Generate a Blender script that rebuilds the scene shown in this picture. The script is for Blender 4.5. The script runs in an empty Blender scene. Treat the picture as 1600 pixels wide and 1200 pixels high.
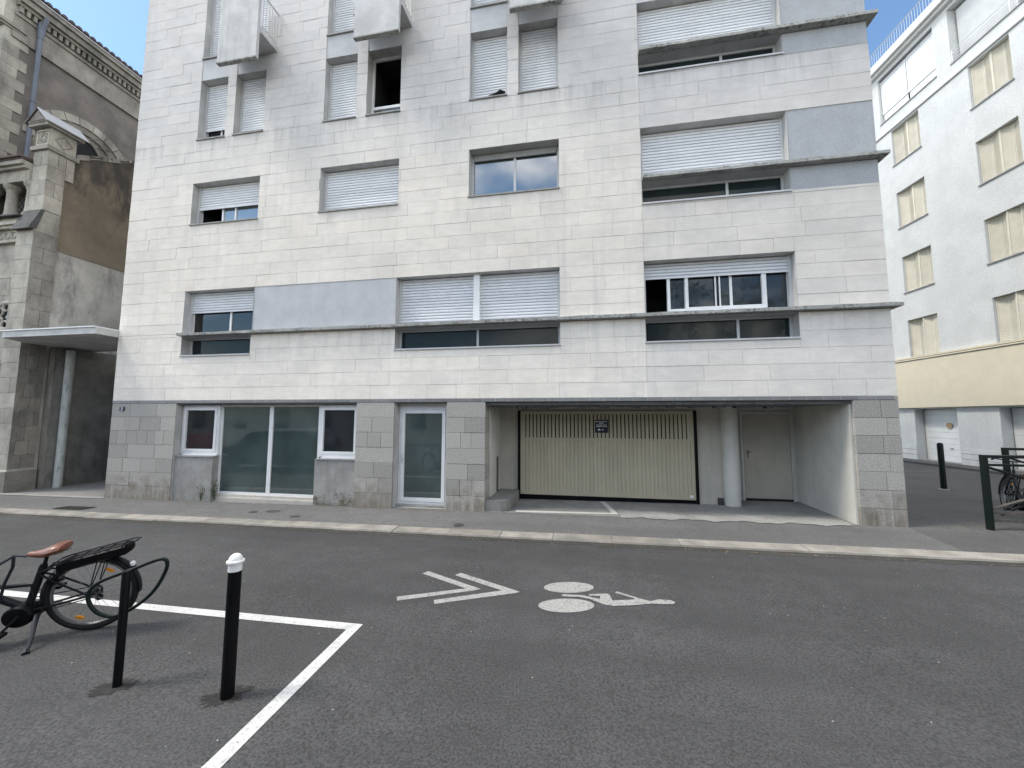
import bpy, math, random
from mathutils import Matrix, Vector
R = math.radians
random.seed(7)
S = bpy.context.scene
COL = S.collection

# ------------------------------------------------------------------ camera, sky, sun, exposure
CAM_H = 2.05
def cam_axes(yaw, pitch, roll):
    f = Vector((-math.sin(yaw)*math.cos(pitch), math.cos(yaw)*math.cos(pitch), math.sin(pitch)))
    r = Vector((math.cos(yaw), math.sin(yaw), 0)); u = r.cross(f)
    return r*math.cos(roll)+u*math.sin(roll), u*math.cos(roll)-r*math.sin(roll), f
_r, _u, _f = cam_axes(R(10.092), R(4.925), R(0.1206))
cd = bpy.data.cameras.new('camera'); cam = bpy.data.objects.new('camera', cd); COL.objects.link(cam)
cam.matrix_world = Matrix(((_r.x, _u.x, -_f.x, 0), (_r.y, _u.y, -_f.y, 0), (_r.z, _u.z, -_f.z, CAM_H), (0, 0, 0, 1)))
cd.sensor_width = 36.0; cd.lens = 600/1600*36.0; cd.clip_start = 0.05; cd.clip_end = 2000
S.camera = cam
SUN_DIR = Vector((-0.52, -0.16, 0.84)).normalized()      # towards the sun: high, from the left along the street
W = bpy.data.worlds.new('World'); S.world = W; W.use_nodes = True
nt = W.node_tree; nt.nodes.clear()
def wn(t, **k):
    n = nt.nodes.new(t)
    for a, b in k.items(): setattr(n, a, b)
    return n
wo = wn('ShaderNodeOutputWorld'); bg = wn('ShaderNodeBackground')
sky = wn('ShaderNodeTexSky', sky_type='NISHITA', sun_disc=False)
sky.sun_elevation = math.asin(SUN_DIR.z); sky.sun_rotation = math.atan2(SUN_DIR.x, SUN_DIR.y)
sky.air_density = 1.0; sky.dust_density = 0.6; sky.ozone_density = 1.5
tc = wn('ShaderNodeTexCoord'); mp = wn('ShaderNodeMapping')
mp.inputs['Location'].default_value = (0.5384, 11.3852, 14.7035); mp.inputs['Scale'].default_value = (1.0, 1.0, 2.0)
cn = wn('ShaderNodeTexNoise'); cn.inputs['Scale'].default_value = 2.3; cn.inputs['Detail'].default_value = 4; cn.inputs['Roughness'].default_value = 0.58
cr = wn('ShaderNodeMapRange', interpolation_type='SMOOTHSTEP')
cr.inputs['From Min'].default_value = 0.42; cr.inputs['From Max'].default_value = 0.66; cr.inputs['To Max'].default_value = 0.92
cs = wn('ShaderNodeTexNoise'); cs.inputs['Scale'].default_value = 5.0; cs.inputs['Detail'].default_value = 3
cc = wn('ShaderNodeMix', data_type='RGBA'); cc.inputs['A'].default_value = (13.0, 12.2, 11.0, 1); cc.inputs['B'].default_value = (25.0, 23.4, 21.0, 1)
sm = wn('ShaderNodeMix', data_type='RGBA', blend_type='MULTIPLY'); sm.inputs['Factor'].default_value = 1.0; sm.inputs['B'].default_value = (1.0, 1.14, 1.16, 1)
cm = wn('ShaderNodeMix', data_type='RGBA')
L = nt.links.new
L(tc.outputs['Generated'], mp.inputs['Vector']); L(mp.outputs[0], cn.inputs['Vector']); L(mp.outputs[0], cs.inputs['Vector'])
L(cn.outputs['Fac'], cr.inputs['Value']); L(cs.outputs['Fac'], cc.inputs['Factor'])
L(sky.outputs[0], sm.inputs['A']); L(sm.outputs['Result'], cm.inputs['A']); L(cc.outputs['Result'], cm.inputs['B']); L(cr.outputs[0], cm.inputs['Factor'])
L(cm.outputs['Result'], bg.inputs['Color']); bg.inputs['Strength'].default_value = 0.1; L(bg.outputs[0], wo.inputs[0])
sd = bpy.data.lights.new('sun', 'SUN'); sd.energy = 1.3; sd.angle = R(12); sd.color = (1.0, 0.94, 0.84)
sun = bpy.data.objects.new('sun', sd); COL.objects.link(sun)
sun.rotation_euler = SUN_DIR.to_track_quat('Z', 'Y').to_euler(); sun.location = (-20, -8, 40)
S.view_settings.view_transform = 'Standard'; S.view_settings.look = 'None'; S.view_settings.gamma = 1.0
S.view_settings.exposure = 1.2
S.view_settings.use_curve_mapping = False
S.cycles.max_bounces = 5; S.cycles.diffuse_bounces = 3; S.cycles.glossy_bounces = 2; S.cycles.transmission_bounces = 1; S.cycles.use_denoising = True

# ------------------------------------------------------------------ materials
class NB:
    def __init__(s, name):
        s.m = bpy.data.materials.new(name); s.m.use_nodes = True; s.t = s.m.node_tree
        s.b = s.t.nodes['Principled BSDF']; s.pos = s.n('ShaderNodeNewGeometry').outputs['Position']
    def n(s, t, **k):
        x = s.t.nodes.new(t)
        for a, b in k.items(): setattr(x, a, b)
        return x
    def put(s, sock, v):
        if isinstance(v, (int, float)): sock.default_value = v
        elif isinstance(v, tuple): sock.default_value = v if len(v) == len(sock.default_value) else tuple(v)+(1,)
        else: s.t.links.new(v, sock)
    def vec(s, sc=(1, 1, 1), loc=(0, 0, 0)):
        m = s.n('ShaderNodeMapping'); m.inputs['Scale'].default_value = sc; m.inputs['Location'].default_value = loc
        s.t.links.new(s.pos, m.inputs['Vector']); return m.outputs[0]
    def noise(s, scale, detail=3, rough=.55, vec=None):
        x = s.n('ShaderNodeTexNoise'); x.inputs['Scale'].default_value = scale; x.inputs['Detail'].default_value = detail
        x.inputs['Roughness'].default_value = rough; s.t.links.new(vec or s.pos, x.inputs['Vector']); return x.outputs['Fac']
    def voro(s, scale, out='Distance', vec=None, rnd=1.0):
        x = s.n('ShaderNodeTexVoronoi'); x.inputs['Scale'].default_value = scale; x.inputs['Randomness'].default_value = rnd
        s.t.links.new(vec or s.pos, x.inputs['Vector']); return x.outputs[out]
    def rng(s, v, a, b, lo=0., hi=1., smooth=True):
        x = s.n('ShaderNodeMapRange', interpolation_type='SMOOTHSTEP' if smooth else 'LINEAR')
        for k, q in (('Value', v), ('From Min', a), ('From Max', b), ('To Min', lo), ('To Max', hi)): s.put(x.inputs[k], q)
        return x.outputs[0]
    def math(s, op, a, b=0., c=0.):
        x = s.n('ShaderNodeMath', operation=op)
        s.put(x.inputs[0], a); s.put(x.inputs[1], b); s.put(x.inputs[2], c); return x.outputs[0]
    def mix(s, f, a, b, mode='MIX'):
        x = s.n('ShaderNodeMix', data_type='RGBA', blend_type=mode)
        s.put(x.inputs['Factor'], f); s.put(x.inputs['A'], a); s.put(x.inputs['B'], b); return x.outputs['Result']
    def scale(s, col, f):
        x = s.n('ShaderNodeVectorMath', operation='SCALE'); s.put(x.inputs[0], col); s.put(x.inputs['Scale'], f); return x.outputs[0]
    def attr(s, name):
        return s.n('ShaderNodeAttribute', attribute_name=name).outputs['Fac']
    def xyz(s):
        x = s.n('ShaderNodeSeparateXYZ'); s.t.links.new(s.pos, x.inputs[0]); return x.outputs
    def bump(s, h, strength=.3, dist=.01):
        x = s.n('ShaderNodeBump'); x.inputs['Strength'].default_value = strength; x.inputs['Distance'].default_value = dist
        s.t.links.new(h, x.inputs['Height']); s.t.links.new(x.outputs[0], s.b.inputs['Normal'])
    def done(s, col, rough=.8, metal=0., ior=1.5, spec=.5):
        s.put(s.b.inputs['Base Color'], col); s.put(s.b.inputs['Roughness'], rough); s.b.inputs['Metallic'].default_value = metal
        s.b.inputs['IOR'].default_value = ior; s.b.inputs['Specular IOR Level'].default_value = spec; return s.m

def plain(name, col, rough=.7, var=.08, vs=3., speck=.06, ss=80., bump=.0, metal=0., tint=0., stain=None, ior=1.5, spec=.5, rvar=.0):
    k = NB(name)
    f = k.math('MULTIPLY', k.rng(k.noise(vs, 4), .3, .7, 1-var, 1+var), k.rng(k.noise(ss, 2), .25, .75, 1-speck, 1+speck))
    if tint: f = k.math('MULTIPLY', f, k.rng(k.attr('tint'), 0, 1, 1-tint, 1+tint, False))
    c = k.scale(col+(0,) if False else col, f)
    if stain:
        scol, amt, sv = stain
        c = k.mix(k.rng(k.noise(1.0, 6, .65, k.vec(sv)), .5, .78, 0, amt), c, scol)
    if bump: k.bump(k.noise(ss, 3), bump, .004)
    r = k.rng(k.noise(vs*2.3, 3), .3, .7, rough-rvar, rough+rvar) if rvar else rough
    return k.done(c, r, metal, ior, spec)

def limestone():
    k = NB('limestone_slab'); t = k.attr('tint'); x, y, z = k.xyz()
    c = k.mix(k.rng(z, 10.6, 6.2), (.54, .528, .518), (.712, .662, .596))      # darker high up, paler low down: the facade's light gradient painted in
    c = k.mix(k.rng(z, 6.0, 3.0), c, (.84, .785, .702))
    c = k.mix(k.rng(t, .5, 0., 0, .16, False), c, k.mix(1., c, (.90, .94, 1.0), 'MULTIPLY'))
    c = k.mix(k.rng(t, .6, 1., 0, .28, False), c, k.mix(1., c, (1.0, .955, .88), 'MULTIPLY'))
    c = k.scale(c, k.rng(t, 0, 1, .968, 1.03, False))
    c = k.mix(k.rng(x, 1.30, 1.33), c, k.mix(1., c, (.90, .912, .935), 'MULTIPLY'))      # greyer, larger slabs right of this joint, with that side's dimmer light tinted in
    f = k.math('MULTIPLY', k.rng(k.noise(1.1, 5, .6), .3, .7, .93, 1.06), k.rng(k.noise(46, 3), .25, .75, .94, 1.06))
    vein = k.noise(3.0, 6, .7, k.vec((1.0, 1, 3.0)))
    f = k.math('MULTIPLY', f, k.rng(vein, .42, .62, .955, 1.02))
    c = k.scale(c, f)
    streak = k.math('MULTIPLY', k.rng(k.noise(1, 6, .62, k.vec((4.5, 1, .28))), .47, .75), k.rng(k.noise(.55, 3), .38, .62))
    c = k.mix(k.math('MULTIPLY', streak, .34), c, (.42, .41, .395))
    wr = k.math('WRAP', k.math('ADD', x, 7.95+.6), 3.16, -.60)      # run-off from the right end of each balcony
    run = k.math('MULTIPLY', k.rng(wr, -.02, .06), k.rng(wr, 1.1, .15))
    run = k.math('MULTIPLY', run, k.math('MULTIPLY', k.rng(z, 8.4, 11.3), k.rng(x, 1.25, 1.0)))
    run = k.math('MULTIPLY', run, k.rng(k.noise(1, 6, .65, k.vec((7, 1, .7))), .30, .66, .15, 1))
    c = k.mix(k.math('MULTIPLY', run, .55), c, (.33, .335, .35))
    under = k.math('MULTIPLY', k.rng(k.noise(1, 5, .6, k.vec((6, 1, .5), (3, 0, 0)), ), .45, .7), k.math('MULTIPLY', k.rng(z, 8.5, 9.36), k.rng(z, 9.42, 9.37)))
    c = k.mix(k.math('MULTIPLY', under, .5), c, (.30, .30, .30))
    sl = k.math('MULTIPLY', k.rng(k.noise(1, 5, .6, k.vec((5, 1, .4), (8, 0, 0))), .46, .7), k.math('MULTIPLY', k.rng(z, 6.1, 7.0), k.rng(z, 7.03, 7.0)))
    c = k.mix(k.math('MULTIPLY', sl, .30), c, (.40, .385, .36))
    s2 = k.math('MULTIPLY', k.rng(k.noise(1, 5, .6, k.vec((5, 1, .5), (1, 0, 0))), .46, .7), k.math('MULTIPLY', k.rng(z, 3.2, 4.05), k.rng(z, 4.09, 4.05)))
    c = k.mix(k.math('MULTIPLY', s2, .30), c, (.46, .44, .41))
    k.bump(k.noise(60, 3), .12, .003)
    return k.done(c, .78)

def granite(name, col):
    k = NB(name); t = k.attr('tint')
    sp = k.math('MULTIPLY', k.rng(k.noise(95, 2, .6), .36, .64, .78, 1.22), k.rng(k.noise(52, 3, .7), .33, .67, .80, 1.20))
    f = k.math('MULTIPLY', sp, k.rng(t, 0, 1, .84, 1.14, False))
    c = k.scale(col, f); x, y, z = k.xyz()
    foot = k.math('MULTIPLY', k.rng(k.math('ADD', k.math('MULTIPLY_ADD', x, -.0093, z), k.rng(k.noise(5, 4), .3, .7, -.22, .22)), .78, .12), k.rng(k.noise(1, 4, .6, k.vec((9, 3, 1.2))), .32, .6, .25, 1))
    c = k.mix(k.math('MULTIPLY', foot, .75), c, (.155, .125, .088))
    k.bump(k.noise(120, 2), .15, .003)
    return k.done(c, .75)

def asphalt(name, base, fleck=.8, patchy=.16, crack=False):
    k = NB(name)
    big = k.rng(k.noise(.35, 4, .6), .3, .7, 1-patchy, 1+patchy)
    mid = k.rng(k.noise(3.2, 4, .7), .3, .7, .91, 1.09)
    ag = k.rng(k.noise(55, 4, .8), .3, .7, .45, 1.6)
    f = k.math('MULTIPLY', k.math('MULTIPLY', big, mid), ag)
    c = k.scale(base, f)
    lane = k.rng(k.noise(1, 4, .6, k.vec((.10, 1.1, 1))), .42, .64, 0, .42)       # worn bands along the street
    c = k.mix(lane, c, tuple(v*.68 for v in base))
    st = k.rng(k.noise(1.6, 5, .75), .56, .74, 0, .5)
    c = k.mix(st, c, tuple(v*.52 for v in base))
    fl = k.math('MULTIPLY', k.rng(k.voro(11), .075, .04), k.rng(k.voro(11, 'Color'), .70, .74))
    c = k.mix(k.math('MULTIPLY', fl, fleck), c, (.75, .74, .70))
    k.bump(k.noise(90, 2, .7), .55, .006)
    return k.done(c, .88, spec=.35)

def paint_marking(name, col, under, wear=.5):
    k = NB(name)
    w = k.math('MAXIMUM', k.rng(k.noise(42, 4, .8), .59+(.5-wear)*.2, .67+(.5-wear)*.2), k.math('MULTIPLY', k.rng(k.noise(5.5, 5, .8), .54, .70), wear))
    c = k.scale(col, k.rng(k.noise(60, 3), .3, .7, .86, 1.08))
    c = k.mix(k.math('MULTIPLY', w, .8), c, under)
    c = k.mix(k.rng(k.noise(2, 4), .45, .75, 0, .25), c, (.25, .24, .22))
    k.bump(k.noise(150, 3), .35, .004)
    return k.done(c, .7)

def church_wall(name, col, stain_col, amt, vs=1.4):
    k = NB(name)
    f = k.math('MULTIPLY', k.rng(k.noise(vs, 6, .65), .28, .72, .74, 1.22), k.rng(k.noise(55, 3, .7), .3, .7, .82, 1.16))
    f = k.math('MULTIPLY', f, k.rng(k.attr('tint'), 0, 1, .84, 1.12, False))
    c = k.scale(col, f)
    c = k.mix(k.math('MULTIPLY', k.rng(k.noise(1, 6, .7, k.vec((1.6, 1.6, .5))), .46, .68), amt), c, stain_col)
    k.bump(k.noise(24, 5, .7), .35, .01)
    return k.done(c, .9)

def brown_render():
    k = NB('brown_render'); x, y, z = k.xyz()
    f = k.math('MULTIPLY', k.rng(k.noise(1.3, 6, .65), .28, .72, .78, 1.2), k.rng(k.noise(60, 3, .7), .3, .7, .80, 1.2))
    c = k.scale((.19, .155, .113), f)
    top = k.math('ADD', z, k.rng(k.noise(1, 6, .7, k.vec((2.2, 2.2, .8))), .25, .75, -1.2, 1.0))
    c = k.mix(k.rng(top, 8.6, 10.4, 0, .9), c, (.045, .04, .036))       # soot and algae under the coping
    c = k.mix(k.rng(k.voro(9), .06, .02, 0, .5), c, (.36, .33, .28))
    k.bump(k.noise(30, 5, .7), .4, .01)
    return k.done(c, .92)

def concrete(name, col, mossy=0., drip=.3):
    k = NB(name); x, y, z = k.xyz()
    f = k.math('MULTIPLY', k.rng(k.noise(1.7, 6, .65), .28, .72, .82, 1.16), k.rng(k.noise(70, 3), .3, .7, .90, 1.10))
    c = k.scale(col, f)
    c = k.mix(k.rng(k.noise(1, 6, .65, k.vec((7, 7, .6))), .46, .74, 0, drip), c, tuple(v*.45 for v in col))
    if mossy:
        m = k.math('MULTIPLY', k.rng(k.noise(16, 5, .8), .46, .60), k.rng(k.noise(2.2, 4), .38, .55))
        c = k.mix(k.math('MULTIPLY', m, mossy), c, (.05, .05, .042))
        m2 = k.rng(k.noise(23, 5, .8), .55, .66, 0, mossy*.6)
        c = k.mix(m2, c, (.46, .46, .42))
    k.bump(k.noise(40, 4, .7), .3, .006)
    return k.done(c, .88)

def plinth_concrete():
    k = NB('plinth_concrete'); x, y, z = k.xyz()
    f = k.math('MULTIPLY', k.rng(k.noise(2.4, 6, .65), .28, .72, .80, 1.18), k.rng(k.noise(70, 3), .3, .7, .9, 1.1))
    c = k.scale((.30, .295, .28), f)
    low = k.math('MULTIPLY', k.rng(x, -7.5, -6.5, .25, 1), k.rng(k.math('ADD', z, k.rng(k.noise(4, 5, .7), .3, .7, -.16, .16)), .30, .12))
    c = k.mix(k.math('MULTIPLY', low, k.rng(k.noise(9, 5, .7), .35, .6, .2, .95)), c, (.105, .095, .06))
    c = k.mix(k.rng(k.noise(1, 5, .65, k.vec((6, 6, .5))), .48, .75, 0, .3), c, (.16, .155, .145))
    k.bump(k.noise(40, 4), .3, .005)
    return k.done(c, .88)

def glass(name, col, ior, rough=.02, spec=.5):
    k = NB(name)
    c = k.scale(col, k.rng(k.noise(1.2, 4), .3, .7, .8, 1.2))
    k.bump(k.noise(1.3, 2), .02, .02)
    return k.done(c, k.rng(k.noise(6, 3), .3, .7, rough, rough+.05), 0., ior, spec)

M = {}
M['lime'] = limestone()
M['joint'] = plain('joint_mortar', (.42, .41, .39), .9)
M['granite'] = granite('granite_block', (.36, .345, .315))
M['gjoint'] = plain('granite_joint', (.15, .145, .135), .9)
M['band'] = plain('dark_tile', (.20, .203, .205), .5, var=.1, tint=.14)
M['bandjoint'] = plain('tile_joint', (.52, .52, .51), .9)
M['reveal'] = plain('grey_reveal', (.45, .447, .435), .8, var=.12, vs=2, stain=((.16, .16, .155), .5, (5, 5, .6)))
M['render'] = plain('grey_render', (.472, .480, .497), .9, var=.06, speck=.14, ss=130, bump=.3, stain=((.36, .365, .375), .4, (3, 3, .5)))
M['rendergrey'] = plain('darker_grey_render', (.355, .368, .39), .9, var=.05, speck=.14, ss=70, bump=.3, stain=((.28, .285, .295), .35, (3, 3, .5)))
M['ledge'] = concrete('ledge_concrete', (.36, .36, .34), .8, .45)
M['conc'] = concrete('pale_concrete', (.49, .492, .492), .0, .3)
M['frame'] = plain('white_frame', (.74, .745, .75), .4, var=.05, speck=.02)
M['dirtyframe'] = plain('dirty_white_paint', (.52, .49, .44), .6, var=.12, vs=5, stain=((.22, .19, .15), .6, (5, 5, 5)))
M['alu'] = plain('grey_aluminium', (.50, .51, .52), .4, var=.05, speck=.02)
M['shutter'] = plain('shutter_plastic', (.70, .712, .735), .5, var=.04, vs=1.2, speck=.03, ss=40, tint=.06, stain=((.42, .425, .425), .25, (3, 3, 1.0)))
M['sill'] = plain('sill_stone', (.27, .27, .265), .8, stain=((.10, .10, .09), .5, (5, 5, 5)))
M['glass'] = glass('dark_glass', (.022, .026, .030), 1.55)
M['glassSky'] = glass('coated_glass', (.07, .09, .095), 3.1)
M['film'] = glass('teal_film_glass', (.056, .082, .080), 2.05, .02)
M['filmlow'] = glass('green_film_glass', (.022, .031, .032), 1.36, .04, .3)
def clear_glass():
    m = bpy.data.materials.new('clear_glass'); m.use_nodes = True; t = m.node_tree; t.nodes.clear()
    o = t.nodes.new('ShaderNodeOutputMaterial'); mx = t.nodes.new('ShaderNodeMixShader'); tr = t.nodes.new('ShaderNodeBsdfTransparent'); gl = t.nodes.new('ShaderNodeBsdfGlossy'); fr = t.nodes.new('ShaderNodeFresnel')
    fr.inputs['IOR'].default_value = 1.75; tr.inputs['Color'].default_value = (.80, .84, .84, 1); gl.inputs['Roughness'].default_value = .02
    t.links.new(fr.outputs[0], mx.inputs[0]); t.links.new(tr.outputs[0], mx.inputs[1]); t.links.new(gl.outputs[0], mx.inputs[2]); t.links.new(mx.outputs[0], o.inputs[0]); return m
M['clear'] = clear_glass()
M['room'] = plain('dark_room', (.012, .012, .014), .9)
M['curtain'] = plain('net_curtain', (.62, .64, .66), .9, var=.1)
M['beige'] = plain('beige_wall_paint', (.44, .415, .355), .75, var=.07, vs=2, stain=((.25, .24, .21), .35, (4, 4, .6)))
M['beigedoor'] = plain('beige_steel', (.43, .392, .29), .5, var=.05, vs=2, tint=.05)
M['paintwall'] = plain('pale_garage_paint', (.54, .53, .485), .7, var=.07, vs=2.2, stain=((.30, .30, .27), .35, (4, 4, .7)))
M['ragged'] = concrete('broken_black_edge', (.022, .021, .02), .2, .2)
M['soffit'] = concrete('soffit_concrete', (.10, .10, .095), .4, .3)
M['black'] = plain('black_steel', (.003, .0032, .004), .5, spec=.14, var=.1, rvar=.08)
M['blackdull'] = plain('black_rubber', (.009, .009, .010), .75, spec=.25)
M['road'] = asphalt('road_asphalt', (.060, .060, .0605), .55)
M['pave'] = asphalt('pavement_asphalt', (.130, .128, .126), .35, .10)
M['plaza'] = asphalt('plaza_asphalt', (.090, .088, .085), .35, .14)
M['gfloor'] = concrete('garage_concrete', (.235, .23, .215), .25, .2)
M['dust'] = concrete('dusty_concrete', (.30, .295, .275), .3, .2)
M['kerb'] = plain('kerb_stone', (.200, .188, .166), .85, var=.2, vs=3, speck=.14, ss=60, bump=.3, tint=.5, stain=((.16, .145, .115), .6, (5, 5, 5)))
M['patch'] = asphalt('dark_patch_asphalt', (.026, .025, .024), .9, .2)
M['gutterdirt'] = asphalt('gutter_grit', (.060, .056, .050), .8, .25)
M['white'] = paint_marking('white_road_paint', (.57, .57, .555), (.08, .08, .08), .56)
M['whiteworn'] = paint_marking('worn_road_paint', (.35, .35, .335), (.08, .08, .08), .78)
M['greypaint'] = paint_marking('garage_line_paint', (.52, .51, .48), (.2, .195, .18), .5)
M['iron'] = plain('cast_iron', (.045, .043, .042), .6, var=.2, bump=.4)
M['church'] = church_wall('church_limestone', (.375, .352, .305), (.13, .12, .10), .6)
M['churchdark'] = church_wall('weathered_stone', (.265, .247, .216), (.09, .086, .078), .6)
M['churchjoint'] = plain('church_mortar', (.20, .19, .175), .95)
M['naverender'] = church_wall('nave_render', (.185, .165, .148), (.11, .10, .092), .4)
M['brown'] = brown_render()
M['wing'] = church_wall('wing_wall_stone', (.47, .45, .415), (.10, .095, .088), .62, .9)
M['slate'] = church_wall('mossy_coping', (.085, .085, .085), (.03, .03, .028), .5, 6)
M['tile'] = church_wall('clay_tile', (.085, .062, .055), (.03, .027, .026), .5, 4)
M['zinc'] = plain('zinc', (.40, .41, .43), .35, metal=.3)
M['pipe'] = plain('downpipe_paint', (.125, .145, .185), .5, var=.1)
M['darkstone'] = church_wall('passage_concrete', (.25, .245, .23), (.06, .06, .055), .5, 2)
M['canopy'] = concrete('canopy_concrete', (.56, .56, .548), .0, .3)
M['post'] = plain('flaking_post_paint', (.50, .53, .51), .6, var=.1, stain=((.12, .13, .13), .8, (14, 14, 5)))
M['rb'] = plain('white_roughcast', (.585, .595, .59), .9, var=.05, vs=1.2, speck=.09, ss=22, bump=.8, stain=((.5, .5, .49), .35, (3, 3, .3)))
M['rbtrim'] = plain('white_trim', (.65, .65, .64), .7, var=.03)
M['rbsill'] = plain('grey_shadow_gap', (.33, .33, .33), .8)
M['cream'] = plain('cream_render', (.67, .605, .47), .9, var=.03, speck=.08, ss=60, bump=.4)
M['rbshut'] = plain('cream_shutter', (.66, .625, .525), .6, var=.05, tint=.05)
M['gdoor'] = plain('white_garage_panel', (.76, .765, .765), .5, var=.04)
M['stripe'] = plain('base_grey', (.64, .64, .63), .8)
M['wood'] = plain('wooden_disc', (.40, .27, .15), .7)
M['navy'] = plain('navy_enamel', (.010, .018, .06), .35, var=.05)
M['signnavy'] = plain('sign_navy', (.012, .018, .035), .4)
M['lettering'] = plain('lettering_white', (.8, .8, .82), .5)
M['rack'] = plain('dark_green_steel', (.006, .012, .011), .4, spec=.22, var=.15)
M['rust'] = plain('rusty_steel', (.085, .072, .062), .7, var=.3, vs=9)
M['capwhite'] = plain('white_plastic_cap', (.78, .78, .77), .35, var=.03)
M['leather'] = plain('brown_leather', (.165, .062, .036), .36, var=.16, vs=14, speck=.1, ss=120, bump=.1)
M['bikeframe'] = plain('satin_black_frame', (.010, .011, .015), .35, spec=.22)
M['kick'] = plain('dark_kickstand', (.010, .011, .018), .45)
M['rim'] = plain('grey_rim', (.15, .15, .155), .4, metal=.5)
M['chrome'] = plain('steel_spoke', (.45, .45, .46), .3, metal=.9)
M['amber'] = plain('amber_reflector', (.55, .22, .01), .25)
M['leaf'] = plain('weed_leaf', (.055, .085, .03), .7, var=.3, vs=20, tint=.3)
M['dryleaf'] = plain('dry_leaf', (.21, .16, .10), .9, var=.3, vs=20, tint=.4)
M['foliage'] = plain('tree_leaf', (.05, .085, .03), .7, var=.3, vs=3, tint=.4)
M['bark'] = plain('tree_bark', (.10, .08, .06), .9, var=.2, bump=.5)
M['oppwall'] = plain('opposite_render', (.36, .34, .30), .9)
M['vanbody'] = plain('van_paint', (.03, .032, .036), .25)
M['red'] = plain('red_lamp', (.22, .015, .015), .25)

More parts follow.
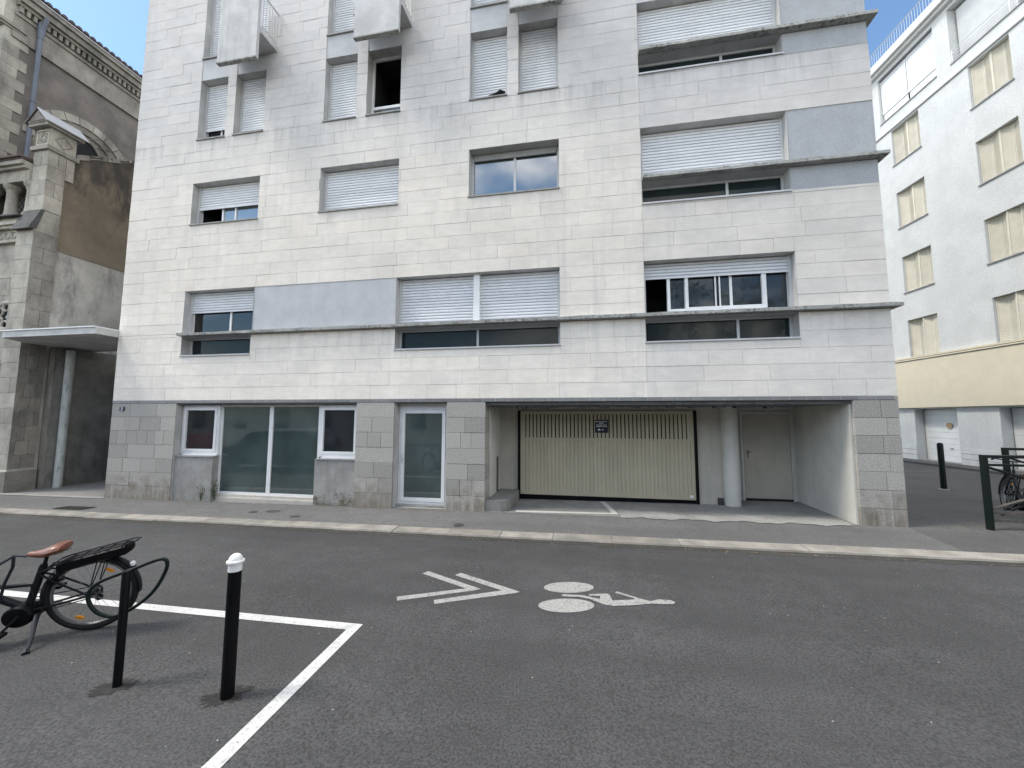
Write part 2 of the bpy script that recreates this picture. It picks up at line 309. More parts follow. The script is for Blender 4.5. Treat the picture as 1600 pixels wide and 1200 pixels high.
# ------------------------------------------------------------------ mesh building
class MB:
    def __init__(s): s.v = []; s.f = []; s.t = []
    def face(s, pts, t=.5):
        i = len(s.v); s.v += [tuple(p) for p in pts]; s.f.append(tuple(range(i, i+len(pts)))); s.t.append(t); return s
    def box(s, x0, x1, y0, y1, z0, z1, t=.5, T=None):
        c = [(x0, y0, z0), (x1, y0, z0), (x1, y1, z0), (x0, y1, z0), (x0, y0, z1), (x1, y0, z1), (x1, y1, z1), (x0, y1, z1)]
        if T: c = [T(*p) for p in c]
        i = len(s.v); s.v += c
        for f in ((0, 3, 2, 1), (4, 5, 6, 7), (0, 1, 5, 4), (1, 2, 6, 5), (2, 3, 7, 6), (3, 0, 4, 7)):
            s.f.append(tuple(i+q for q in f)); s.t.append(t)
        return s
    def hexa(s, c, t=.5):      # eight corners, bottom ring then top ring
        i = len(s.v); s.v += [tuple(p) for p in c]
        for f in ((0, 3, 2, 1), (4, 5, 6, 7), (0, 1, 5, 4), (1, 2, 6, 5), (2, 3, 7, 6), (3, 0, 4, 7)):
            s.f.append(tuple(i+q for q in f)); s.t.append(t)
        return s
    def chbox(s, x0, x1, y0, y1, z0, z1, b=.006, t=.5):      # box with chamfered front (-Y) edges
        i = len(s.v)
        s.v += [(x0+b, y0, z0+b), (x1-b, y0, z0+b), (x1-b, y0, z1-b), (x0+b, y0, z1-b), (x0, y0+b, z0), (x1, y0+b, z0), (x1, y0+b, z1), (x0, y0+b, z1), (x0, y1, z0), (x1, y1, z0), (x1, y1, z1), (x0, y1, z1)]
        for f in ((0, 1, 2, 3), (0, 4, 5, 1), (1, 5, 6, 2), (2, 6, 7, 3), (3, 7, 4, 0), (4, 8, 9, 5), (5, 9, 10, 6), (6, 10, 11, 7), (7, 11, 8, 4)):
            s.f.append(tuple(i+q for q in f)); s.t.append(t)
        return s
    def prism(s, pts, d, t=.5):      # closed polygon (3-D points) swept by vector d
        n = len(pts); i = len(s.v); d = Vector(d)
        s.v += [tuple(p) for p in pts]+[tuple(Vector(p)+d) for p in pts]
        s.f.append(tuple(i+k for k in range(n))[::-1]); s.f.append(tuple(i+n+k for k in range(n))); s.t += [t, t]
        for k in range(n):
            q = (k+1) % n; s.f.append((i+k, i+q, i+n+q, i+n+k)); s.t.append(t)
        return s
    def tube(s, pts, r, n=8, closed=False, t=.5, cap=True):
        P = [Vector(p) for p in pts]; m = len(P); rs = r if isinstance(r, (list, tuple)) else [r]*m
        i0 = len(s.v); prev = None
        for k in range(m):
            if closed: d = (P[(k+1) % m]-P[k-1]).normalized()
            else: d = (P[min(k+1, m-1)]-P[max(k-1, 0)]).normalized()
            if prev is None: a = d.orthogonal().normalized()
            else:
                a = prev-d*prev.dot(d); a = a.normalized() if a.length > 1e-6 else d.orthogonal().normalized()
            prev = a; b = d.cross(a)
            for q in range(n):
                w = 2*math.pi*q/n; s.v.append(tuple(P[k]+(a*math.cos(w)+b*math.sin(w))*rs[k]))
        for k in range(m if closed else m-1):
            for q in range(n):
                a0 = i0+k*n; b0 = i0+((k+1) % m)*n
                s.f.append((a0+q, a0+(q+1) % n, b0+(q+1) % n, b0+q)); s.t.append(t)
        if cap and not closed:
            s.f.append(tuple(i0+q for q in range(n))[::-1]); s.f.append(tuple(i0+(m-1)*n+q for q in range(n))); s.t += [t, t]
        return s
    def lathe(s, prof, c, n=20, t=.5):
        i0 = len(s.v); m = len(prof)
        for r, z in prof:
            for q in range(n):
                w = 2*math.pi*q/n; s.v.append((c[0]+r*math.cos(w), c[1]+r*math.sin(w), c[2]+z))
        for k in range(m-1):
            for q in range(n):
                s.f.append((i0+k*n+q, i0+k*n+(q+1) % n, i0+(k+1)*n+(q+1) % n, i0+(k+1)*n+q)); s.t.append(t)
        s.f.append(tuple(i0+q for q in range(n))[::-1]); s.f.append(tuple(i0+(m-1)*n+q for q in range(n))); s.t += [t, t]
        return s
    def loft(s, rings, t=.5, cap=True):
        n = len(rings[0]); i0 = len(s.v)
        for rg in rings: s.v += [tuple(p) for p in rg]
        for k in range(len(rings)-1):
            for q in range(n):
                s.f.append((i0+k*n+q, i0+k*n+(q+1) % n, i0+(k+1)*n+(q+1) % n, i0+(k+1)*n+q)); s.t.append(t)
        if cap:
            s.f.append(tuple(i0+q for q in range(n))[::-1]); s.f.append(tuple(i0+(len(rings)-1)*n+q for q in range(n))); s.t += [t, t]
        return s
    def mesh(s, name, mat, smooth=False):
        me = bpy.data.meshes.new(name); me.from_pydata(s.v, [], s.f)
        a = me.attributes.new('tint', 'FLOAT', 'FACE'); a.data.foreach_set('value', s.t)
        me.materials.append(M[mat] if isinstance(mat, str) else mat)
        if smooth:
            me.polygons.foreach_set('use_smooth', [True]*len(s.f))
            try: me.set_sharp_from_angle(angle=R(40))
            except Exception: pass
        me.update(); return me
    def build(s, name, mat, parent=None, smooth=False):
        return put(name, s.mesh(name, mat, smooth), parent)

def put(name, me, parent=None):
    o = bpy.data.objects.new(name, me); COL.objects.link(o)
    if parent is not None:
        o.parent = parent
        if parent.parent is None and parent.type == 'EMPTY' and not parent.get('_local'):
            o.matrix_parent_inverse = Matrix.Translation(-parent.location)
    return o
def tag(o, label=None, cat=None, group=None, kind=None):
    if label: o['label'] = label
    if cat: o['category'] = cat
    if group: o['group'] = group
    if kind: o['kind'] = kind
    return o
def thing(name, loc, label, cat, group=None):
    e = bpy.data.objects.new(name, None); COL.objects.link(e); e.location = loc; e.empty_display_size = .2
    return tag(e, label, cat, group)
def copy_tree(o, parent=None):
    c = o.copy(); COL.objects.link(c)
    if parent is not None: c.parent = parent
    for ch in list(o.children): copy_tree(ch, c)
    return c
def rnd(a, b): return random.uniform(a, b)
def subtract(r, o):
    x0, x1, z0, z1 = r; a0, a1, b0, b1 = o
    if x1 <= a0 or x0 >= a1 or z1 <= b0 or z0 >= b1: return [r]
    out = []
    if x0 < a0: out.append((x0, a0, z0, z1))
    if x1 > a1: out.append((a1, x1, z0, z1))
    m0, m1 = max(x0, a0), min(x1, a1)
    if z0 < b0: out.append((m0, m1, z0, b0))
    if z1 > b1: out.append((m0, m1, b1, z1))
    return out
def sheet_with_holes(mb, rect, holes, fn):
    xs = sorted({rect[0], rect[1]} | {v for h in holes for v in h[:2] if rect[0] < v < rect[1]})
    zs = sorted({rect[2], rect[3]} | {v for h in holes for v in h[2:] if rect[2] < v < rect[3]})
    for a, b in zip(xs, xs[1:]):
        for c, d in zip(zs, zs[1:]):
            mx, mz = (a+b)/2, (c+d)/2
            if any(h[0] < mx < h[1] and h[2] < mz < h[3] for h in holes): continue
            mb.face([fn(a, c), fn(b, c), fn(b, d), fn(a, d)])

# ------------------------------------------------------------------ ground: the street climbs gently to the right
GA, GC = 0.0093, 0.023
def gz(x, h=0.): return GA*x+GC+h
def flat(mb, pts, h=0., t=.5):
    return mb.face([(p[0], p[1], gz(p[0], p[2] if len(p) > 2 else h)) for p in pts], t)
tag(flat(MB(), [(-160, -160), (160, -160), (160, 160), (-160, 160)]).build('road', 'road'), kind='structure')
mb = MB(); flat(mb, [(-70, 6.78, .058), (5.43, 6.78, .058), (5.60, 8.03, .070), (-70, 8.03, .070)])
tag(mb.build('pavement', 'pave'), kind='structure')
mb = MB(); flat(mb, [(5.43, 6.78, .058), (70, 6.78, .058), (70, 70, .10), (5.62, 70, .10), (5.60, 8.03, .0702)])
tag(mb.build('plaza', 'plaza'), kind='structure')
mb = MB(); flat(mb, [(-15.9, 8.03), (-11.9, 8.03), (-11.9, 12.0), (-15.9, 12.0)], .076)
tag(mb.build('passage_floor', 'gfloor'), kind='structure')
mb = MB(); flat(mb, [(-15.6, 7.93), (-11.9, 7.90), (-11.9, 8.06), (-15.6, 8.09)], .080)
tag(mb.build('passage_threshold', 'dust'), kind='structure')
mb = MB(); flat(mb, [(-2.1, 8.0), (5.0, 8.0), (5.0, 10.2), (-2.1, 10.2)], .074)
tag(mb.build('garage_floor', 'gfloor'), kind='structure')
# worn dusty ribbon of concrete where the garage floor meets the pavement, ragged towards the street
mb = MB(); xs = [.75+i*.13 for i in range(32)]
for a, b in zip(xs, xs[1:]):
    w = lambda x: 7.93+.05*math.sin(x*7)+.04*math.sin(x*17+1)
    q = lambda x: 8.42+.10*math.sin(x*2.1)+.05*math.sin(x*9)
    flat(mb, [(a, w(a)), (b, w(b)), (b, q(b)), (a, q(a))], .079)
tag(mb.build('garage_apron', 'dust'), kind='structure')
# kerb: a bed with separate stones
kb = MB(); kb.hexa([(-70, 6.53, gz(-70, -.1)), (70, 6.53, gz(70, -.1)), (70, 6.77, gz(70, -.1)), (-70, 6.77, gz(-70, -.1)), (-70, 6.53, gz(-70, .03)), (70, 6.53, gz(70, .03)), (70, 6.77, gz(70, .03)), (-70, 6.77, gz(-70, .03))])
kerb = tag(kb.build('kerb', 'gjoint'), kind='structure')
x = -24.0
while x < 22:
    ln = rnd(.85, 1.25) if x < 1 else rnd(1.3, 1.9)
    a, b = x+.004, x+ln-.004; dy = rnd(-.012, .012); dh = rnd(-.004, .005); c = .018
    prof = [(6.500+dy, -.08), (6.506+dy, .042-c+dh), (6.525+dy, .047+dh), (6.785, .060+dh), (6.785, -.08)]
    m = MB()
    m.loft([[(a, y, gz(a, h)) for y, h in prof], [(b, y, gz(b, h)) for y, h in prof]], t=rnd(.6, .95)); m.t[0] = rnd(.0, .12); m.t[1] = rnd(.3, .6)  # front face and bevel darker: splash dirt plus shade put into the tint
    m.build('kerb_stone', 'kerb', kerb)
    x += ln
mb = MB(); rq = random.Random(2); xs = [-24+i*.21 for i in range(220)]; wy = [6.43-rq.random()**2*.09 for _ in xs]
for i in range(len(xs)-1): flat(mb, [(xs[i], wy[i]), (xs[i+1], wy[i+1]), (xs[i+1], 6.52), (xs[i], 6.52)], .004)
tag(mb.build('gutter', 'gutterdirt'), kind='structure')
# markings
def marking(name, polys, mat, label, cat='road marking', group=None, h=.004):
    m = MB()
    for p in polys: flat(m, p, h)
    return tag(m.build(name, mat), label, cat, group)
marking('chevron_marking', [[(-2.069, 4.939), (-2.017, 5.023), (-1.192, 4.615), (-1.373, 4.603)], [(-1.373, 4.603), (-1.192, 4.615), (-1.249, 4.572), (-2.04, 4.183), (-2.089, 4.271)]], 'whiteworn', 'worn white chevron painted on the road, the left one of the pair', group='chevrons of the cycle lane marking')
marking('chevron_marking', [[(-1.626, 4.955), (-1.576, 5.038), (-.79, 4.652), (-.722, 4.613), (-.938, 4.617)], [(-.938, 4.617), (-.722, 4.613), (-.777, 4.572), (-1.602, 4.176), (-1.641, 4.262)]], 'whiteworn', 'worn white chevron painted on the road, the right one next to the bicycle symbol', group='chevrons of the cycle lane marking')
def ell(c, ax, ay, n=36): return [(c[0]+ax[0]*math.cos(w)+ay[0]*math.sin(w), c[1]+ax[1]*math.cos(w)+ay[1]*math.sin(w)) for w in [2*math.pi*i/n for i in range(n)]]
rider = [(-.245, 4.61), (-.218, 4.63), (.005, 4.64), (.143, 4.591), (.187, 4.578), (.196, 4.65), (.07, 4.64), (.067, 4.681), (.276, 4.726), (.298, 4.703), (.322, 4.565), (.574, 4.631), (.559, 4.658), (.365, 4.761), (.382, 4.796), (.41, 4.79), (.623, 4.663), (.726, 4.616), (.772, 4.633), (.824, 4.676), (.955, 4.672), (.995, 4.631), (.968, 4.588), (.846, 4.564), (.738, 4.56), (.533, 4.489), (.322, 4.437), (.226, 4.458), (.073, 4.56), (-.041, 4.591), (-.215, 4.574)]
mk = thing('bicycle_symbol', (.2, 4.6, gz(.2)), 'worn white bicycle and rider symbol painted on the road beside the chevrons', 'road marking')
flat(MB(), ell((-.165, 4.828), (.294, .047), (-.006, .148)), .004).build('painted_wheel', 'whiteworn', mk)
flat(MB(), ell((-.178, 4.377), (.298, .048), (-.006, .154)), .004).build('painted_wheel', 'whiteworn', mk)
flat(MB(), rider, .006).build('painted_rider', 'whiteworn', mk)
marking('parking_line', [[(-9.5, 3.68), (-2.144, 3.667), (-2.25, 3.554), (-9.5, 3.565)], [(-2.144, 3.667), (-2.096, 2.094), (-2.06, .9), (-2.175, .9), (-2.207, 2.075), (-2.25, 3.554)]], 'white', 'solid white line bounding the corner of the cycle parking bay', 'road marking')
marking('garage_line', [[(-1.35, 8.03), (.73, 8.13), (.60, 8.24), (-1.36, 8.19)], [(.73, 8.13), (.53, 9.30), (.42, 9.30), (.60, 8.24)]], 'greypaint', 'dusty white line painted on the garage floor before the slatted gate', 'floor marking', h=.083)
# dark asphalt patches around the posts, deepened to stand for contact shadow
def blob(cx, cy, rx, ry, rot, n=18, j=.22, seed=1):
    rr = random.Random(seed); out = []
    for i in range(n):
        w = 2*math.pi*i/n; k = 1+rr.uniform(-j, j); px, py = rx*k*math.cos(w), ry*k*math.sin(w)
        out.append((cx+px*math.cos(rot)-py*math.sin(rot), cy+px*math.sin(rot)+py*math.cos(rot)))
    return out
for nm, a, lb in (('asphalt_patch', (-3.53, 2.54, .14, .08, .5, 46, .30, 3), 'rough dark asphalt patch round the foot of the hoop stand'), ('asphalt_patch', (-2.60, 2.60, .15, .085, .5, 46, .32, 5), 'rough dark asphalt patch round the foot of the white-capped bollard')):
    m = MB(); flat(m, blob(*a), .003); tag(m.build(nm, 'patch'), lb, 'asphalt patch')
# covers in the pavement
def cover(cx, cy, rx, ry, label, cat='manhole cover'):
    t = thing('manhole_cover', (cx, cy, gz(cx, .064)), label, cat)
    m = MB(); flat(m, ell((cx, cy), (rx, 0), (0, ry), 20), .069); m.build('cover_plate', 'iron', t)
    m = MB()
    for i in range(20):
        a, b = 2*math.pi*i/20, 2*math.pi*(i+1)/20
        flat(m, [(cx+rx*k*math.cos(w), cy+ry*k*math.sin(w)) for k, w in ((1., a), (1., b), (1.13, b), (1.13, a))], .071)
    m.build('cover_rim', 'gjoint', t)
cover(-6.90, 7.30, .10, .07, 'small round iron cover in the pavement, the leftmost of the two together')
cover(-6.53, 7.42, .16, .10, 'larger round iron cover in the pavement below the glass front')
cover(-5.73, 7.10, .10, .07, 'small round iron cover by the kerb below the right concrete plinth')
cover(-2.24, 7.00, .10, .09, 'round iron cover by the kerb below the glass door')
t = thing('drain_grate', (-11.3, 7.05, gz(-11.3, .07)), 'dark iron drain grate in the pavement by the left passage', 'drain grate')
m = MB(); flat(m, [(-11.72, 6.88), (-10.92, 6.90), (-10.86, 7.16), (-11.66, 7.14)], .070); m.build('grate_pit', 'blackdull', t)
m = MB()
for i in range(12):
    a = -11.70+i*.066
    flat(m, [(a, 6.88), (a+.028, 6.88), (a+.085, 7.15), (a+.057, 7.15)], .0745)
m.build('grate_bars', 'iron', t)

# ------------------------------------------------------------------ main apartment building
FY = 8.0
XL, XR, ZB, ZT = -11.95, 5.62, 2.45, 14.6
bld = thing('apartment_building', (-3.2, FY, 0), 'pale stone apartment building with roller shutters and grey granite ground floor', 'apartment building')
UP = []     # windows of the upper floors: x0, x1, z0, z1
A1 = (-9.95, -7.925, 3.58, 4.055); A2 = (-9.95, -7.905, 4.14, 5.245)
B1 = (-4.13, -.40, 3.575, 4.055); B2 = (-4.13, -.40, 4.14, 5.245)
D1 = (1.32, 4.11, 3.57, 4.055); D2 = (1.32, 4.11, 4.14, 5.25)
WA = (-9.955, -7.935, 7.02, 8.14); WB = (-6.215, -4.15, 7.02, 8.14); WC = (-2.43, -.395, 7.02, 8.14)
E1 = (1.325, 4.11, 6.485, 6.955); E2 = (1.325, 4.11, 7.04, 8.145)
G1 = (1.32, 4.11, 9.39, 9.815); G2 = (1.32, 4.11, 9.90, 11.055)
pairs = [(-9.945, -9.095), (-8.83, -7.935), (-6.21, -5.335), (-5.05, -4.165), (-2.435, -1.555), (-1.292, -.40)]
TOPW = [(a, b, 9.37, 11.06) for a, b in pairs]
ROW4 = [(a, b, 11.70 if i % 2 == 0 else 11.62, 13.97) for i, (a, b) in enumerate(pairs)]
PAN = [(-7.905, -4.13, 4.14, 5.24), (4.11, XR-.001, 7.04, 8.145), (4.11, XR-.001, 6.485, 6.955), (4.11, XR-.001, 9.90, 11.055), (4.11, XR-.001, 9.36, 9.815)]
PAN += [(a, b, 11.06, 11.70 if i % 2 == 0 else 11.62) for i, (a, b) in enumerate(pairs)]
LEDGES = [(-9.95, 5.74, 4.055, 4.14), (1.325, 5.74, 6.955, 7.04), (1.32, 5.74, 9.815, 9.90)]
OPEN = [A1, A2, B1, B2, D1, D2, WA, WB, WC, E1, E2, G1, G2]+TOPW+ROW4
# backing wall with the openings
holes = OPEN+PAN+[l for l in LEDGES]
mb = MB(); sheet_with_holes(mb, (XL, XR, ZB, ZT), holes, lambda x, z: (x, FY+.013, z))
wall = mb.build('wall', 'joint', bld)
# courses of limestone slabs
courses = [2.45, 2.76, 3.065, 3.37, 3.69, 4.055, 4.14, 4.395, 4.695, 4.99, 5.245]
for k in range(4):
    b0 = 5.245+2.905*k
    courses += [b0+q for q in (.295, .59, .885, 1.18, 1.475, 1.775, 2.055, 2.335, 2.615, 2.905)]
slabs = []
for ci, (z0, z1) in enumerate(zip(courses, courses[1:])):
    if z0 >= ZT: break
    x = XL
    wide = ci % 2
    while x < XR-.01:
        if x < 1.2:
            w = random.choice((.52, .62, .66, .72, .85, 1.0)); nx = x+w
            if nx > 1.0: nx = 1.32 if ci % 3 else nx
        else:
            nx = x+random.choice((1.05, 1.2, 1.2, .6)) + rnd(-.05, .05)
        if nx > XR-.3: nx = XR
        rs = [(x, nx, z0, min(z1, ZT))]
        for h in holes:
            rs = [q for r in rs for q in subtract(r, h)]
        tn = random.betavariate(1.6, 1.9)
        slabs += [(r, tn) for r in rs if r[1]-r[0] > .03 and r[3]-r[2] > .03]
        x = nx
def slab_mesh(m, r, tn):
    x0, x1, z0, z1 = r; g = rnd(.0012, .0026); gh = rnd(.0018, .0036); dy = rnd(-.0025, .0025)
    m.box(x0+g, x1-g, FY+dy, FY+.03, z0+gh, z1-gh, tn)
def apparent(r):
    cx, cz = (r[0]+r[1])/2, (r[2]+r[3])/2
    d = Vector((cx, FY, cz-CAM_H)); px = d.dot(_r)/d.dot(_f); py = d.dot(_u)/d.dot(_f)
    if abs(px) > 1.33 or py > 1.0: return 0
    return (r[1]-r[0])*(r[3]-r[2])/d.length**2
slabs.sort(key=lambda s: -apparent(s[0]))
for r, tn in slabs[:290]:
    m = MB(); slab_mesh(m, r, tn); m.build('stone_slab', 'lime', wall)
m = MB()
for r, tn in slabs[290:]: slab_mesh(m, r, tn)
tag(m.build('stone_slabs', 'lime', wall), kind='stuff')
# grey rendered panels, 12 mm behind the stone
for (a, b, c, d) in PAN:
    MB().box(a+.002, b-.002, FY+.010, FY+.06, c+.002, d-.002).build('render_panel', 'rendergrey' if a > 0 else 'render', bld)
# concrete ledges that run round the right corner
for (a, b, c, d) in LEDGES:
    m = MB()
    ys, n = 7.865, int((b-a)/.22)
    rr = random.Random(int(c*100))
    for i in range(n):
        x0, x1 = a+(b-a)*i/n, a+(b-a)*(i+1)/n
        if i == 0: p0 = (rr.uniform(-.006, .006), rr.uniform(-.005, .005))
        p1 = (rr.uniform(-.006, .006), rr.uniform(-.005, .005))
        m.hexa([(x0, ys+p0[0], c+.012), (x1, ys+p1[0], c+.012), (x1, FY+.25, c), (x0, FY+.25, c), (x0, ys+p0[0], d-.01+p0[1]), (x1, ys+p1[0], d-.01+p1[1]), (x1, FY+.25, d), (x0, FY+.25, d)])
        p0 = p1
    m.box(XR+.001, b, FY+.251, FY+4, c, d)
    m.build('ledge', 'ledge', bld)

def reveal(r, depth=.30, back=True, mat='reveal', par=None):
    x0, x1, z0, z1 = r; y0, y1 = FY-.0005, FY+depth; m = MB()
    m.face([(x0, y0, z0), (x0, y1, z0), (x0, y1, z1), (x0, y0, z1)]); m.face([(x1, y0, z0), (x1, y0, z1), (x1, y1, z1), (x1, y1, z0)])
    m.face([(x0, y0, z1), (x0, y1, z1), (x1, y1, z1), (x1, y0, z1)]); m.face([(x0, y0, z0), (x1, y0, z0), (x1, y1, z0), (x0, y1, z0)])
    o = m.build('window_reveal', mat, bld)
    return o
def room(r, y, par):      # dark closed room behind the glass
    x0, x1, z0, z1 = r; m = MB(); y1 = y+.9
    m.face([(x0, y1, z0), (x1, y1, z0), (x1, y1, z1), (x0, y1, z1)])
    m.face([(x0, y, z0), (x0, y1, z0), (x0, y1, z1), (x0, y, z1)]); m.face([(x1, y, z0), (x1, y, z1), (x1, y1, z1), (x1, y1, z0)])
    m.face([(x0, y, z1), (x0, y1, z1), (x1, y1, z1), (x1, y, z1)]); m.face([(x0, y, z0), (x1, y, z0), (x1, y1, z0), (x0, y1, z0)])
    m.build('room', 'room', par)
def frame_bars(m, r, y0, y1, w, cols=(), rows=()):
    x0, x1, z0, z1 = r
    m.box(x0, x0+w, y0, y1, z0, z1); m.box(x1-w, x1, y0, y1, z0, z1)
    m.box(x0+w, x1-w, y0+.001, y1, z0, z0+w); m.box(x0+w, x1-w, y0+.001, y1, z1-w, z1)
    for c in cols: m.box(c-w*.5, c+w*.5, y0+.002, y1, z0+w, z1-w)
def shutter(r, y, par, pitch=.068):
    x0, x1, z0, z1 = r; m = MB(); z = z1
    while z > z0+.02:
        zz = max(z-pitch, z0); t = min(1., max(0., .5+random.gauss(0, .22))); h = z-zz
        p = [(y+.026, z), (y+.002, z-h*.16), (y-.007, z-h*.5), (y-.004, z-h*.84), (y+.026, zz)]
        for (ya, za), (yb, zb) in zip(p, p[1:]):
            m.face([(x0, yb, zb), (x1, yb, zb), (x1, ya, za), (x0, ya, za)], t)
        z = zz
    m.box(x0, x1, y-.010, y+.012, z0-.035, z0, .65)
    m.build('roller_shutter', 'shutter', par)
def sill(r, par, mat='sill'):
    x0, x1, z0, z1 = r
    MB().box(x0-.012, x1+.012, FY-.032, FY+.235, z0-.028, z0+.004).build('sill', mat, par)
def win(r, drop=0., cols=(), glassmat='glass', frame='frame', w=.045, sl=True, open_x=None, guide=True, mid=None, fy=.235):
    """drop: height of the closed part of the shutter; open_x: (x0,x1) strip without glass."""
    x0, x1, z0, z1 = r
    reveal(r, .34)
    y0 = FY+fy
    m = MB(); frame_bars(m, (x0, x1, z0, z1), y0, y0+.055, w, cols)
    if mid: m.box(x0+w, x1-w, y0-.004, y0+.05, mid-.035, mid+.035)
    o = m.build('window', frame, bld)
    edges = [x0+w]+list(cols)+[x1-w]
    for a, b in zip(edges, edges[1:]):
        if open_x and a < sum(open_x)/2 < b: continue
        MB().box(a+.002, b-.002, y0+.025, y0+.032, z0+w, z1-w).build('pane', glassmat, o)
    room((x0, x1, z0, z1), y0+.056, o)
    if sl: sill(r, o)
    if drop > 0:
        if guide:
            for gx in (x0+.002, x1-.05): MB().box(gx, gx+.048, y0-.075, y0-.001, z0+.01, z1-.002).build('shutter_guide', 'alu', o)
        shutter((x0+.04, x1-.04, z1-drop, z1-.003), y0-.045, o)
    return o
def strip(r, cols):
    x0, x1, z0, z1 = r; reveal(r, .34)
    y0 = FY+.235
    m = MB(); frame_bars(m, r, y0, y0+.055, .05, cols); o = m.build('window', 'alu', bld)
    edges = [x0+.05]+list(cols)+[x1-.05]
    for a, b in zip(edges, edges[1:]): MB().box(a, b, y0+.025, y0+.032, z0+.05, z1-.05).build('pane', 'filmlow', o)
    sill(r, o, 'alu')
    room(r, y0+.056, o)
# first floor
strip(A1, ()); strip(B1, (-2.25,)); strip(D1, (3.13,))
o = win(A2, .50, (-8.78,), 'clear', w=.05, sl=False)
m = MB(); n = 60
for i in range(n):
    x0, x1 = -9.84+i*1.0/n, -9.84+(i+1)*1.0/n
    f = lambda x: FY+.34+.018*math.sin(x*62)+.010*math.sin(x*27)
    m.face([(x0, f(x0), 4.18), (x1, f(x1), 4.18), (x1, f(x1), 5.2), (x0, f(x0), 5.2)])
m.build('curtain', 'curtain', o, True)
o = win(B2, 1.09, (-2.25,), w=.06, sl=False)
MB().box(-2.32, -2.18, FY+.10, FY+.236, 4.142, 5.243).build('shutter_mullion', 'frame', o)
o = win(D2, .30, (1.83, 2.17, 3.03, 3.62), w=.05, sl=False, open_x=(1.37, 1.83))
m = MB(); m.box(1.80, 1.86, FY+.205, FY+.234, 4.15, 4.96); m.box(2.15, 2.21, FY+.195, FY+.233, 4.15, 4.96); m.box(3.59, 3.67, FY+.20, FY+.233, 4.15, 4.96); m.box(2.21, 3.59, FY+.20, FY+.232, 4.15, 4.295); m.box(1.86, 2.15, FY+.205, FY+.232, 4.15, 4.27); m.box(2.72, 2.745, FY+.21, FY+.231, 4.296, 4.96); m.box(2.80, 2.825, FY+.21, FY+.231, 4.296, 4.96); m.build('sliding_sash', 'frame', o)
# second floor
o = win(WA, .60, (-9.24, -8.85, -8.15), 'glassSky', open_x=(-9.9, -9.3))
o = win(WB, 1.07); o = win(WC, .0, (-1.41,), 'glassSky', frame='alu', w=.055)
m = MB(); m.box(-2.36, -.46, FY+.20, FY+.234, 7.985, 8.13); m.build('shutter_box', 'sill', o)
strip(E1, (3.05,)); o = win(E2, 1.09, (), sl=False)
# third floor
drops = (1.30, 1.44, 1.64, 0, 1.64, 1.64)
for i, r in enumerate(TOPW):
    if i == 3:
        o = win(r, 0., (), 'glass', mid=9.72, open_x=(r[0], r[1])); MB().box(r[0]+.25, r[1]-.05, FY+.262, FY+.268, 9.42, 9.69).build('pane', 'glassSky', o)
    else: o = win(r, drops[i], ((r[0]+r[1])/2+.06,) if i < 2 else (), 'glass')
strip(G1, (3.05,)); o = win(G2, .96, (2.15, 2.95), sl=False)
# fourth floor, only its foot is in view
for i, r in enumerate(ROW4): o = win(r, 2.2, ())
# a sprig of rubbish on one sill
tag(MB().tube([(-1.98, FY-.01, 9.385), (-1.80, FY-.015, 9.40), (-1.70, FY-.01, 9.45), (-1.60, FY-.01, 9.41)], [.018, .04, .05, .03], 7).build('dark_rag', 'blackdull', None, True), 'dark crumpled rag lying on a third floor window sill', 'rag')
# balconies
for i, x0 in enumerate((-8.79, -5.06, -1.39)):
    x1 = x0+1.11
    b = MB().box(x0-.10, x1+.04, 7.482, FY-.001, 11.50, 11.62).build('balcony', 'conc', bld)
    MB().box(x0, x1, 7.40, 7.48, 10.81, 12.62).build('parapet_panel', 'conc', b)
    MB().box(x0-.005, x1+.005, 7.385, 7.485, 10.775, 10.81).build('drip_edge', 'ledge', b)
    for sx in (x0-.08, x1+.02):
        m = MB()
        for k in range(6): m.tube([(sx, 7.53+k*.085, 11.62), (sx, 7.53+k*.085, 12.55)], .009, 6)
        m.tube([(sx, 7.49, 12.55), (sx, 7.99, 12.55)], .018, 8); m.tube([(sx, 7.49, 11.70), (sx, 7.99, 11.70)], .012, 6)
        m.build('railing', 'alu', b)
# body behind the facade: side walls, roof, core
m = MB()
m.box(XL, XL+.25, FY+.031, 20, -.6, ZT); m.build('side_wall', 'joint', bld)
m = MB(); m.box(XR-.25, XR-.0015, FY+.0311, 20, 2.45, ZT); m.build('side_wall', 'church', bld)
m = MB(); m.box(XL+.25, XR-.25, FY+1.4, 20, 2.5, ZT-.1); m.build('core', 'room', bld)
m = MB(); m.box(XL, XR, FY+.014, 20, ZT, ZT+.2); m.build('roof', 'ledge', bld)
# soffit over the recessed ground floor
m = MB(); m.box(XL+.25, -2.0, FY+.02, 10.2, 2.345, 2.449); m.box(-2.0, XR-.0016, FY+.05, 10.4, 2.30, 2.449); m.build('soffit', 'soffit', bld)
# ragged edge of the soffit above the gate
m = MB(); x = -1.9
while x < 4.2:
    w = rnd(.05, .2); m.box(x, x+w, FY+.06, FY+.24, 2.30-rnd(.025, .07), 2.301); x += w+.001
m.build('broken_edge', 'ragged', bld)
# dark tile band, every tile a piece
tb = MB().box(XL, XR-.06, FY+.003, FY+.045, 2.377, 2.447).build('tile_band', 'bandjoint', bld)
n = 62; w = (XR-.06-XL)/n
proto = MB().chbox(.0055, w-.0055, FY-.006, FY+.02, 2.3775, 2.4465, .004).mesh('tile', 'band')
for i in range(n):
    if i % 4 == 0: proto = MB().chbox(.0055, w-.0055, FY-.006, FY+.02, 2.3775, 2.4465, .004, random.random()).mesh('tile', 'band')
    o = put('tile', proto, tb); o.location = (XL+i*w, rnd(-.001, .001), 0)
MB().chbox(XR-.06, XR, FY-.004, FY+.03, 2.377, 2.447, .004).build('corner_tile', 'granite', bld)
